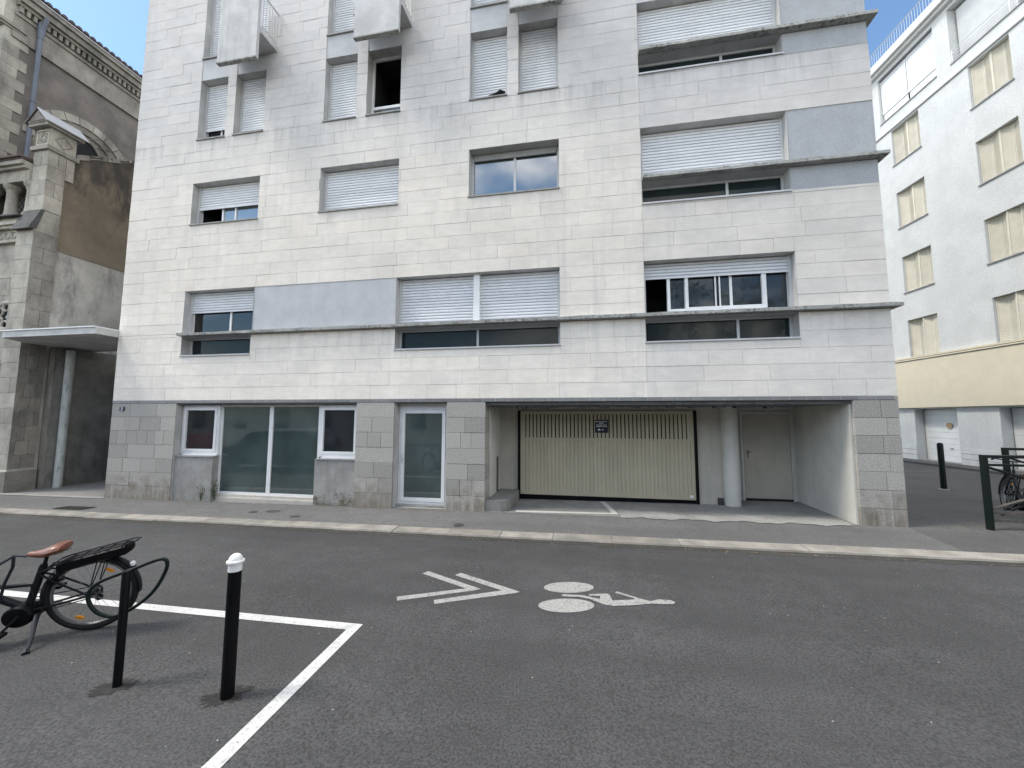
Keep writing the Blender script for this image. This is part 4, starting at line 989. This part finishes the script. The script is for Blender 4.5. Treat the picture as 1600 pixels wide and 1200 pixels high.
# string course, fascia, mouldings
m = MB(); m.box(-8, 12, -.05, .05, 15.10, 15.24, T=T); m.build('string_course', 'rbtrim', rb)
m = MB(); m.box(-8, 12, -.05, .045, 15.06, 15.099, T=T); m.build('shadow_gap', 'rbsill', rb)
m = MB(); m.box(-8, 12, -.6, .30, 18.18, 18.52, T=T); m.box(-8, 12, -.05, .16, 18.06, 18.179, T=T); m.build('roof_fascia', 'rbtrim', rb)
m = MB(); m.box(-8, 12, -6, .24, 18.521, 18.56, T=T); m.build('roof', 'ledge', rb)
m = MB(); m.tube([T(-3, .12, 19.28), T(9, .12, 19.28)], .018, 6); m.tube([T(-3, .12, 18.66), T(9, .12, 18.66)], .012, 6); u = -3
while u < 9: m.tube([T(u, .12, 18.56), T(u, .12, 19.28)], .008, 5); u += .12
m.build('roof_railing', 'alu', rb)
m = MB(); m.box(-8, 12, -.05, .13, 2.48, 4.47, T=T); m.build('cream_band', 'cream', rb)
m = MB(); m.box(-8, 12, -.05, .165, 4.50, 4.545, T=T); m.box(-8, 12, -.05, .15, 4.575, 4.64, T=T); m.build('band_moulding', 'cream', rb)
m = MB(); m.box(-8, 12, -.05, .12, 4.471, 4.499, T=T); m.box(-8, 12, -.05, .12, 4.546, 4.574, T=T); m.build('moulding_gap', 'rbsill', rb)
# top floor loggias
for i, r in enumerate(LG):
    a, b, c, d = r; rrev(r, .5)
    lg = MB().box(a-.02, b+.02, -.4, .04, c-.04, c+.004, T=T).build('window', 'rbsill', rb)
    if i == 0:
        m = MB()
        for ua, ub in ((a+.03, (a+b)/2-.02), ((a+b)/2+.02, b-.03)):
            for p, q, e, f in ((ua, ua+.05, c+.45, d-.1), (ub-.05, ub, c+.45, d-.1), (ua+.05, ub-.05, d-.16, d-.1), (ua+.05, ub-.05, c+.45, c+.53), (ua, ub, c+.05, c+.12)): m.box(p, q, -.17, -.10, e, f, T=T)
        m.build('loggia_frame', 'frame', lg)
        m = MB()
        for ua, ub in ((a+.08, (a+b)/2-.07), ((a+b)/2+.07, b-.08)): m.box(ua, ub, -.15, -.13, c+.53, d-.16, T=T); m.box(ua-.03, ub+.03, -.15, -.135, c+.12, c+.45, T=T)
        m.build('loggia_panel', 'gdoor', lg)
    else:
        m = MB(); z = d-.08; u1 = a+1.85
        while z > c+.02:
            m.face([T(a+.05, -.30, z-.06), T(u1, -.30, z-.06), T(u1, -.275, z-.005), T(a+.05, -.275, z-.005)]); m.face([T(a+.05, -.275, z-.005), T(u1, -.275, z-.005), T(u1, -.30, z), T(a+.05, -.30, z)]); z -= .06
        m.build('roller_shutter', 'gdoor', lg)
        MB().box(u1, u1+.07, -.34, -.26, c, d-.02, T=T).build('shutter_post', 'frame', lg)
        MB().box(u1+.07, b, -.42, -.40, c, d, T=T).build('pane', 'glass', lg)
        m = MB()
        for z in (c+.12, c+.24, c+.36, c+.50): m.tube([T(a+.02, -.02, z), T(b, -.02, z)], .016, 6)
        for u in (a+.03, a+1.9, b-.05): m.tube([T(u, -.02, c), T(u, -.02, c+.52)], .022, 6)
        m.build('railing', 'frame', lg)
# garage doors and pillars
for r in GDR[:2]:
    a, b, c, d = r; rrev(r, .42, nm='door_reveal')
    gdo = MB().box(a, a+.014, -.365, -.345, c, d, T=T).build('garage_door', 'rbsill', rb)
    n = 9
    for k in range(n):
        za, zb = .32+(d-.34)*k/n, .32+(d-.34)*(k+1)/n-.008
        MB().box(a+.035, b-.005, -.37, -.345-random.uniform(0, .002), za, zb, T=T).build('door_panel', 'gdoor', gdo)
    MB().box(a, b, -.36, .02, .2, .312, T=T).build('door_apron', 'dust', gdo)
    m = MB(); m.box((a+b)/2+.15, (a+b)/2+.25, -.345, -.32, .82, .86, T=T); m.build('handle', 'sill', gdo)
m = MB(); c0 = T(1.75, -.325, 1.75); m.prism([tuple(Vector(c0)+RU*(.115*math.cos(q))+Vector((0, 0, .115*math.sin(q)))) for q in [2*math.pi*j/20 for j in range(20)]], RN*.02)
wd = tag(m.build('door_roundel', 'wood'), 'round brown wooden disc fixed on the white garage door panel', 'roundel')
for ua, ub in ((-1.0, .66), (2.44, 3.81), (5.60, 6.96)):
    m = MB(); m.box(ua, ub, -.04, .02, -.2, .50, T=T); m.box(ua, ub, -.04, .02, .525, .70, T=T); m.box(ua, ub, -.04, .02, .725, .90, T=T); p = m.build('pillar_base', 'stripe', rb)
    m = MB(); m.box(ua, ub, -.04, .012, .50, .525, T=T); m.box(ua, ub, -.04, .012, .70, .725, T=T); m.build('groove', 'rbsill', p)
mb = MB(); u = -8
tag(MB().prism([T(-8, .02, -.1), T(12, .02, -.1), T(12, .95, -.1), T(-8, .95, -.1)][::-1], (0, 0, .40)).build('forecourt', 'plaza'), kind='structure')

# ------------------------------------------------------------------ bicycle builder (local: x along, rear hub above origin, front towards -x, z up)
def torus_pts(cx, cz, r, n=40, y=0): return [(cx+r*math.cos(2*math.pi*j/n), y, cz+r*math.sin(2*math.pi*j/n)) for j in range(n)]
def bicycle(label, loc, rot):
    b = thing('bicycle', loc, label, 'bicycle'); b['_local'] = 1; b.rotation_euler = rot
    for wx in (0., -1.10):
        w = MB().tube(torus_pts(wx, .36, .334, 44), .026, 9, True).build('wheel', 'blackdull', b, True)
        m = MB(); m.tube(torus_pts(wx, .36, .303, 44, -.007), .010, 6, True); m.tube(torus_pts(wx, .36, .303, 44, .007), .010, 6, True); m.build('rim', 'rim', w, True)
        m = MB()
        for j in range(28):
            q = 2*math.pi*j/28; q2 = q+(.5 if j % 2 else -.5); sy = .03 if j % 4 < 2 else -.03
            m.tube([(wx+.03*math.cos(q2), sy, .36+.03*math.sin(q2)), (wx+.30*math.cos(q), 0, .36+.30*math.sin(q))], .0013, 4)
        m.build('spokes', 'chrome', w)
        m = MB(); m.tube([(wx, -.055, .36), (wx, -.02, .36), (wx, .02, .36), (wx, .055, .36)], [.022, .03, .03, .022], 12); m.build('hub', 'bikeframe', w, True)
        for q, rr_ in ((58, .245), (248, .245)):
            c = (wx+rr_*math.cos(R(q)), .36+rr_*math.sin(R(q))); tx, tz = -math.sin(R(q)), math.cos(R(q))
            MB().prism([(c[0]+.036*math.cos(s)*tx+.013*math.sin(s)*tz, -.012, c[1]+.036*math.cos(s)*tz-.013*math.sin(s)*tx) for s in [2*math.pi*j/14 for j in range(14)]], (0, .02, 0)).build('reflector', 'amber', w)
        n = 24; a0, a1 = (R(-5), R(200)) if wx == 0 else (R(20), R(190))
        rings = []
        for j in range(n+1):
            q = a0+(a1-a0)*j/n
            rings.append([(wx+(.378-abs(y)*abs(y)*6)*math.cos(q), y, .36+(.378-abs(y)*abs(y)*6)*math.sin(q)) for y in (-.03, -.018, 0, .018, .03)]+[(wx+.374*math.cos(q), y, .36+.374*math.sin(q)) for y in (.026, 0, -.026)])
        MB().loft(rings).build('mudguard', 'bikeframe', b, True)
    m = MB()
    bb = (-.47, 0, .27)
    m.tube([bb, (-.365, 0, .665)], .030, 10); m.tube([(-.47, 0, .28), (-.72, 0, .43), (-.93, 0, .70)], .032, 10); m.tube([(-.405, 0, .50), (-.66, 0, .50), (-.94, 0, .74)], .018, 10)
    m.tube([(-.915, 0, .66), (-.965, 0, .86)], .023, 10)
    for s in (-1, 1):
        m.tube([(-.45, s*.03, .27), (-.25, s*.045, .30), (0, s*.062, .36)], .011, 8); m.tube([(-.385, s*.02, .60), (-.25, s*.05, .52), (0, s*.062, .365)], .009, 8)
        m.tube([(-.94, s*.04, .72), (-.96, s*.055, .62), (-1.10, s*.055, .36)], .013, 8)
    m.build('frame', 'bikeframe', b, True)
    m = MB(); m.tube([(-.365, 0, .64), (-.338, 0, .775)], .0145, 10); m.tube([(-.365, 0, .655), (-.360, 0, .685)], .025, 10); m.build('seat_post', 'bikeframe', b, True)
    # saddle: lofted leather
    rings = []
    for x, wd_, zt, zb in ((-.478, .012, .800, .782), (-.465, .026, .810, .770), (-.42, .034, .813, .757), (-.36, .048, .822, .748), (-.30, .076, .842, .752), (-.24, .102, .868, .770), (-.19, .106, .876, .788), (-.155, .084, .866, .802), (-.142, .035, .846, .818)):
        x = -.478+(x+.478)*.84; rings.append([(x, wd_*1.15*math.cos(q), (zt+zb)/2+(zt-zb)/2*math.sin(q)*(1 if math.sin(q) > 0 else 1.0)) for q in [2*math.pi*j/14 for j in range(14)]])
    MB().loft(rings).build('saddle', 'leather', b, True)
    m = MB()
    for s in (-1, 1): m.tube([(-.46, 0, .785), (-.36, s*.02, .768), (-.26, s*.025, .772), (-.19, s*.05, .80)], .004, 6)
    m.build('saddle_rails', 'chrome', b)
    # carrier with battery
    m = MB()
    f = lambda x: .715+(x+.22)*.24
    for s in (-1, 1):
        m.tube([(-.26, s*.05, f(-.26)), (-.20, s*.085, f(-.20)), (.26, s*.085, f(.26))], .007, 6)
        m.tube([(.0, s*.062, .37), (.13, s*.068, f(.13)-.005)], .005, 6); m.tube([(.0, s*.062, .37), (.08, s*.068, f(.08)-.01)], .005, 6)
        m.tube([(-.26, s*.05, f(-.26)), (-.37, s*.02, .61)], .005, 6)
    m.tube([(.26, -.085, f(.26)), (.315, -.072, f(.31)), (.345, -.04, f(.34)), (.345, .04, f(.34)), (.315, .072, f(.31)), (.26, .085, f(.26))], .007, 6)
    for x in (-.16, -.06, .04, .14, .24): m.tube([(x, -.085, f(x)), (x, .085, f(x))], .006, 6)
    m.build('carrier', 'bikeframe', b, True)
    rings = []
    for x, k in ((-.25, .5), (-.23, .9), (-.15, 1), (.15, 1), (.27, .95), (.30, .5)):
        z = f(x)-.058; rings.append([(x, .086*k*cx, z+.054*k*cz) for cx, cz in ((-1, -.6), (-.6, -1), (.6, -1), (1, -.6), (1, .6), (.6, 1), (-.6, 1), (-1, .6))])
    MB().loft(rings).build('battery', 'black', b, True)
    m = MB(); m.box(.285, .325, -.02, .02, .570, .588); m.build('rear_lamp_bracket', 'bikeframe', b)
    m = MB(); m.lathe([(.012, -.02), (.024, 0), (.022, .02), (.008, .03)], (.305, 0, .605), 12); m.build('rear_lamp', 'capwhite', b, True)
    # motor, crank, chain side
    rings = [[(-.50+r_*1.15*math.cos(q), y, .235+r_*math.sin(q)) for q in [2*math.pi*j/20 for j in range(20)]] for y, r_ in ((-.085, .05), (-.078, .085), (-.06, .098), (.05, .098), (.07, .07))]
    MB().loft(rings).build('motor', 'black', b, True)
    MB().tube([(-.47, -.09, .26), (-.58, -.10, .13)], [.014, .011], 8).build('crank', 'bikeframe', b, True); MB().tube([(-.47, .09, .26), (-.36, .10, .39)], [.014, .011], 8).build('crank', 'bikeframe', b, True)
    MB().box(-.63, -.53, -.20, -.11, .115, .14).build('pedal', 'black', b); MB().box(-.41, -.31, .11, .20, .38, .405).build('pedal', 'black', b)
    m = MB(); m.tube([(-.47, .065, .345), (0, .055, .40)], .005, 5); m.tube([(-.47, .065, .185), (.02, .055, .30)], .005, 5)
    m.tube(torus_pts(0, .36, .045, 18, .05), .010, 6, True); m.tube(torus_pts(.02, .285, .022, 12, .055), .012, 6, True); m.box(.0, .04, .05, .075, .28, .35); m.build('derailleur', 'bikeframe', b)
    m = MB(); m.tube([(-.37, -.05, .23), (-.335, -.13, .20), (-.30, -.21, .13), (-.275, -.30, .045)], [.022, .019, .015, .014], 8); m.tube([(-.29, -.285, .05), (-.262, -.335, .036)], [.018, .026], 8); m.build('kickstand', 'kick', b, True)
    m = MB(); m.tube([(-.47, -.02, .775), (-.54, -.03, .795), (-.66, -.03, .735)], .010, 6); m.tube([(-.54, -.05, .80), (-.545, -.05, .70), (-.60, -.05, .55), (-.63, -.05, .40)], .012, 6); m.tube([(-.54, -.05, .80), (-.64, -.05, .73)], .012, 6); m.build('folding_lock', 'kick', b, True)
    m = MB(); m.tube([(-.965, 0, .85), (-.99, 0, .98), (-1.06, 0, 1.02)], .014, 8); m.tube([(-.98, -.29, 1.03), (-1.04, -.22, 1.05), (-1.06, -.06, 1.02), (-1.06, .06, 1.02), (-1.04, .22, 1.05), (-.98, .29, 1.03)], .012, 8); m.build('handlebar', 'bikeframe', b, True)
    for s in (-1, 1): MB().tube([(-.93, s*.30, 1.028), (-1.0, s*.245, 1.045)], .017, 8).build('grip', 'blackdull', b, True)
    m = MB(); m.tube([(-.40, -.02, .60), (-.30, -.05, .55), (-.33, -.06, .48), (-.40, -.03, .44)], .003, 5); m.tube([(-.38, -.02, .56), (-.24, -.06, .60), (-.16, -.065, .56), (-.22, -.05, .50)], .003, 5); m.tube([(-.43, -.03, .50), (-.40, -.05, .40), (-.42, -.05, .33)], .006, 5); m.tube([(-.37, -.03, .66), (-.31, -.05, .63), (-.27, -.06, .66)], .006, 5); m.build('cable', 'blackdull', b)
    m = MB(); m.box(-.31, -.24, -.05, .05, .50, .535); m.tube([(-.37, -.045, .62), (-.27, -.06, .66), (-.15, -.06, .63)], .009, 6); m.tube([(-.37, .045, .62), (-.27, .06, .66), (-.15, .06, .63)], .009, 6); m.build('ring_lock', 'black', b)
    return b
bx, by = -4.721, 3.161
bike = bicycle('black electric bicycle with tan leather saddle leaning by the hoop stand', (bx, by, gz(bx)), (R(5.7), 0, R(28.7)))
for (x, y, rz, lean, lb) in ((9.35, 9.55, 200, 4, 'parked bicycle showing its wheel behind the far dark cycle rack'), (7.98, 8.55, 245, -6, 'parked bicycle between the two cycle racks')):
    c = copy_tree(bike); c['label'] = lb; c.location = (x, y, gz(x, .07)); c.rotation_euler = (R(lean), 0, R(rz))

# ------------------------------------------------------------------ street furniture
h = thing('hoop_stand', (-3.523, 2.553, gz(-3.52)), 'black post with a bent steel hoop for cycles', 'bicycle stand')
m = MB(); m.lathe([(.028, -.1), (.028, .84), (.024, .85)], (-3.523, 2.553, gz(-3.52)), 20); m.build('post', 'black', h, True)
th = R(28.7); hp = [(-.26, .70), (-.235, .745), (-.19, .78), (-.10, .815), (.01, .85), (.10, .885), (.165, .905), (.205, .90), (.222, .87), (.215, .81), (.17, .70), (.11, .62), (.03, .555), (-.05, .515), (-.12, .508), (-.18, .535), (-.225, .58), (-.255, .64)]
cr_ = []; N = len(hp)
for i in range(N):
    p0, p1, p2, p3 = [Vector(hp[(i+k) % N]) for k in (-1, 0, 1, 2)]
    for s in (0, .25, .5, .75):
        q = .5*((2*p1)+(p2-p0)*s+(2*p0-5*p1+4*p2-p3)*s*s+(3*p1-p0-3*p2+p3)*s**3)
        cr_.append((-3.523+q[0]*math.cos(th)+.04*math.sin(th)*0, 2.553+q[0]*math.sin(th)+.040, gz(-3.52)+q[1]))
m = MB(); m.tube(cr_, .0135, 10, True); m.build('hoop', 'rack', h, True)
def bollard_cap():
    b = thing('bollard', (-2.58, 2.594, gz(-2.58)), 'black steel bollard with a white domed cap beside the parking line', 'bollard')
    z = gz(-2.58)
    m = MB(); m.lathe([(.044, -.1), (.044, .905)], (-2.58, 2.594, z), 28); m.build('post', 'black', b, True)
    m = MB(); m.lathe([(.0455, .895), (.0455, .950), (.058, .955), (.0595, .962), (.058, .969), (.047, .974), (.043, .990), (.033, 1.006), (.018, 1.017), (.003, 1.020)], (-2.58, 2.594, z), 28); m.build('cap', 'capwhite', b, True)
bollard_cap()
b = thing('bollard', (9.356, 12.09, gz(9.36, .07)), 'slim dark bollard standing on the asphalt before the white garage door', 'bollard')
m = MB(); m.lathe([(.062, -.1), (.062, 1.16), (.05, 1.20), (.02, 1.215)], (9.356, 12.09, gz(9.36, .075)), 18); m.build('post', 'rack', b, True)
m = MB(); m.lathe([(.11, 0), (.075, .02)], (9.356, 12.09, gz(9.36, .075)), 16); m.build('collar', 'dust', b)
def rack(x0, y, hgt, ln, label):
    r = thing('cycle_rack', (x0, y, gz(x0, .07)), label, 'cycle rack', 'dark steel cycle racks'); z = gz(x0, .07)
    for xx in (x0, x0+ln): 
        p = MB().box(xx-.028, xx+.028, y-.045, y+.045, z-.05, z+hgt).build('post', 'rack', r)
    MB().box(x0+.030, x0+ln-.030, y-.04, y+.04, z+hgt-.05, z+hgt-.002).build('top_rail', 'rack', r)
    MB().box(x0+.036, x0+ln-.036, y-.02, y+.02, z+hgt-.19, z+hgt-.15).build('rail', 'rack', r)
    for zz in (.17, .30): MB().box(x0+.038, x0+ln-.036, y-.02, y+.02, z+zz-.03, z+zz+.015).build('lower_rail', 'rust', r)
    m = MB(); m.tube([(x0+.03, y, z+hgt-.20), (x0+ln*.55, y, z+hgt-.62)], .02, 6); m.build('brace', 'rack', r)
    m = MB(); m.tube([(x0+.03, y, z+.34), (x0+ln*.5, y+.02, z+.72), (x0+ln, y, z+.80)], .022, 6); m.build('brace', 'rust', r)
rack(6.84, 8.04, 1.26, 2.2, 'near dark steel cycle rack with its post nearest the kerb at the right edge')
rack(8.72, 9.79, 1.26, 2.2, 'far dark steel cycle rack standing behind the nearer one')

# ------------------------------------------------------------------ weeds and litter
def weed(x, y, hgt, label, seed, n=9):
    rr = random.Random(seed); t = thing('weed', (x, y, gz(x, .07)), label, 'weed'); z = gz(x, .07)
    st = MB(); lf = MB()
    for k in range(n):
        a = rr.uniform(0, 6.28); l = hgt*rr.uniform(.45, 1.); lean = rr.uniform(.05, .4)*l
        tip = (x+lean*math.cos(a), y+lean*.5*math.sin(a), z+l)
        st.tube([(x, y, z), ((x+tip[0])/2+rr.uniform(-.02, .02), (y+tip[1])/2, z+l*.55), tip], .0025, 4)
        for j in range(7):
            s = rr.uniform(.25, 1.); p = Vector((x+(tip[0]-x)*s, y+(tip[1]-y)*s, z+l*s)); d = Vector((rr.uniform(-1, 1), rr.uniform(-1, .3), rr.uniform(-.2, .7))).normalized()*rr.uniform(.025, .05); e = d.cross(Vector((0, 1, .3))).normalized()*.010
            lf.face([p, p+d*.5+e, p+d, p+d*.5-e], rr.random())
    st.build('stems', 'leaf', t); lf.build('leaves', 'leaf', t)
weed(-9.02, 7.99, .42, 'thin weed growing at the corner of the left concrete plinth', 4)
weed(-8.74, 8.08, .55, 'taller weed growing at the edge of the glass front', 9, 11)
rr = random.Random(8); m = MB()
for i in range(420):
    x = rr.choice((rr.uniform(-11.8, -2), rr.uniform(-9.5, -4.5), rr.uniform(-5, -2.8)))
    y = 7.99-abs(rr.gauss(0, .07)) if rr.random() < .8 else rr.uniform(6.9, 7.95)
    s = rr.uniform(.008, .028); a = rr.uniform(0, 6.28); z = gz(x, .078)+rr.uniform(0, .006)
    m.face([(x+s*math.cos(a), y+s*math.sin(a), z), (x+s*.5*math.cos(a+1.6), y+s*.5*math.sin(a+1.6), z+.006), (x-s*math.cos(a), y-s*math.sin(a), z), (x+s*.5*math.cos(a-1.6), y+s*.5*math.sin(a-1.6), z+.003)], rr.random())
for i in range(200):
    x = rr.uniform(-12, 7); y = 6.45-abs(rr.gauss(0, .035)); s = rr.uniform(.008, .022); a = rr.uniform(0, 6.28); z = gz(x, .006)
    m.face([(x+s*math.cos(a), y+s*math.sin(a), z), (x+s*.5*math.cos(a+1.6), y+s*.5*math.sin(a+1.6), z+.006), (x-s*math.cos(a), y-s*math.sin(a), z), (x+s*.5*math.cos(a-1.6), y+s*.5*math.sin(a-1.6), z+.003)], rr.random())
tag(m.build('dry_leaves', 'dryleaf'), 'dry leaf litter along the foot of the building and the kerb', 'leaf litter', kind='stuff')

# ------------------------------------------------------------------ across the street, behind the camera: seen only in the window panes
ob = thing('opposite_building', (-6, -13, 0), 'plain rendered building across the street, mirrored in the windows', 'building')
MB().box(-45, 35, -24, -13, -1, 6.6).build('wall', 'oppwall', ob)
for i in range(18):
    for k in range(2):
        x = -43+i*4.2; z = 1.0+k*3.0
        MB().box(x, x+1.3, -13.0, -12.96, z, z+1.7).build('window', 'glass', ob)
def tree(x, y, hh, r, label, seed):
    rr = random.Random(seed); t = thing('street_tree', (x, y, gz(x)), label, 'tree', 'trees across the street')
    m = MB(); m.tube([(x, y, -.2), (x+.1, y, hh*.3), (x, y+.1, hh*.7)], [.2, .16, .06], 9)
    for k in range(7):
        a = k*.9; m.tube([(x, y, hh*(.3+.05*k)), (x+r*.6*math.cos(a), y+r*.6*math.sin(a), hh*(.5+.06*k))], [.06, .02], 6)
    m.build('trunk', 'bark', t, True)
    m = MB()
    for k in range(90):
        a = rr.uniform(0, 6.28); q = rr.uniform(.2, 1)**.5*r; c = Vector((x+q*math.cos(a), y+q*math.sin(a), hh*.68+rr.uniform(-.3, .32)*hh))
        for j in range(38):
            p = c+Vector((rr.gauss(0, .35), rr.gauss(0, .35), rr.gauss(0, .3))); d = Vector((rr.uniform(-1, 1), rr.uniform(-1, 1), rr.uniform(-1, 1))).normalized()*rr.uniform(.08, .17); e = d.orthogonal().normalized()*d.length*.45
            m.face([p-d, p+e, p+d, p-e], rr.random())
    m.build('crown', 'foliage', t)
tree(4.5, -9.5, 11, 3.4, 'leafy street tree behind the camera, mirrored in the right first floor window', 3)
tree(11.5, -9.8, 10, 3.2, 'leafy street tree behind the camera, further right', 5)
# a dark people carrier and a small red car parked just left of the frame: only their reflections are in view
def car(name, label, cat, x, y, prof, wdt, mat, glassrect, lamp):
    z = gz(x); t = thing(name, (x, y, z), label, cat); t['_local'] = 1
    m = MB(); ins = .10
    body = lambda k, yy: [(px, yy, max(pz, .25) if pz < .25 else pz) for px, pz in prof]
    m.loft([[(px*.985, -wdt/2, .3+(pz-.3)*.97) for px, pz in prof], [(px, -wdt/2+ins, pz) for px, pz in prof], [(px, wdt/2-ins, pz) for px, pz in prof], [(px*.985, wdt/2, .3+(pz-.3)*.97) for px, pz in prof]]); m.build('body', mat, t, True)
    for gx0, gx1, gz0_, gz1_ in glassrect:
        for s in (-1, 1): MB().box(gx0, gx1, s*wdt/2-.006, s*wdt/2+.006, gz0_, gz1_).build('side_window', 'glass', t)
    for wx in (prof[0][0]*.62, -prof[0][0]*.66):
        for s in (-1, 1):
            w = MB().tube([(wx, s*(wdt/2-.20), .32), (wx, s*(wdt/2+.01), .32)], .32, 20).build('wheel', 'blackdull', t, True)
            MB().tube([(wx, s*(wdt/2-.01), .32), (wx, s*(wdt/2+.02), .32)], .19, 16).build('rim', 'rim', w, True)
    for s in (-1, 1): MB().box(lamp[0]-.02, lamp[0]+.05, s*(wdt/2-.12)-.06, s*(wdt/2-.12)+.06, lamp[1], lamp[2]).build('tail_lamp', 'red', t)
    return t
v = car('parked_van', 'dark people carrier parked beyond the cycle bay on the left, mirrored in the glass front', 'van', -12.1, 2.55, [(-2.3, .3), (-2.32, .70), (-2.15, .92), (-1.25, 1.05), (-.55, 1.55), (-.2, 1.64), (1.7, 1.64), (2.0, 1.50), (2.25, .95), (2.3, .3)], 1.85, 'vanbody', ((-.75, .15, 1.02, 1.45), (.25, 1.05, 1.02, 1.45), (1.15, 1.85, 1.02, 1.42)), (2.20, .85, 1.25))
v = car('parked_car', 'small red hatchback parked behind the dark people carrier, mirrored in the leftmost window', 'car', -17.2, 2.55, [(-1.9, .3), (-1.9, .75), (-1.1, .92), (-.6, 1.4), (1.2, 1.45), (1.7, 1.0), (1.85, .7), (1.85, .3)], 1.7, 'red', ((-.7, .2, .95, 1.32), (.3, 1.1, .95, 1.32)), (1.84, .7, .9))
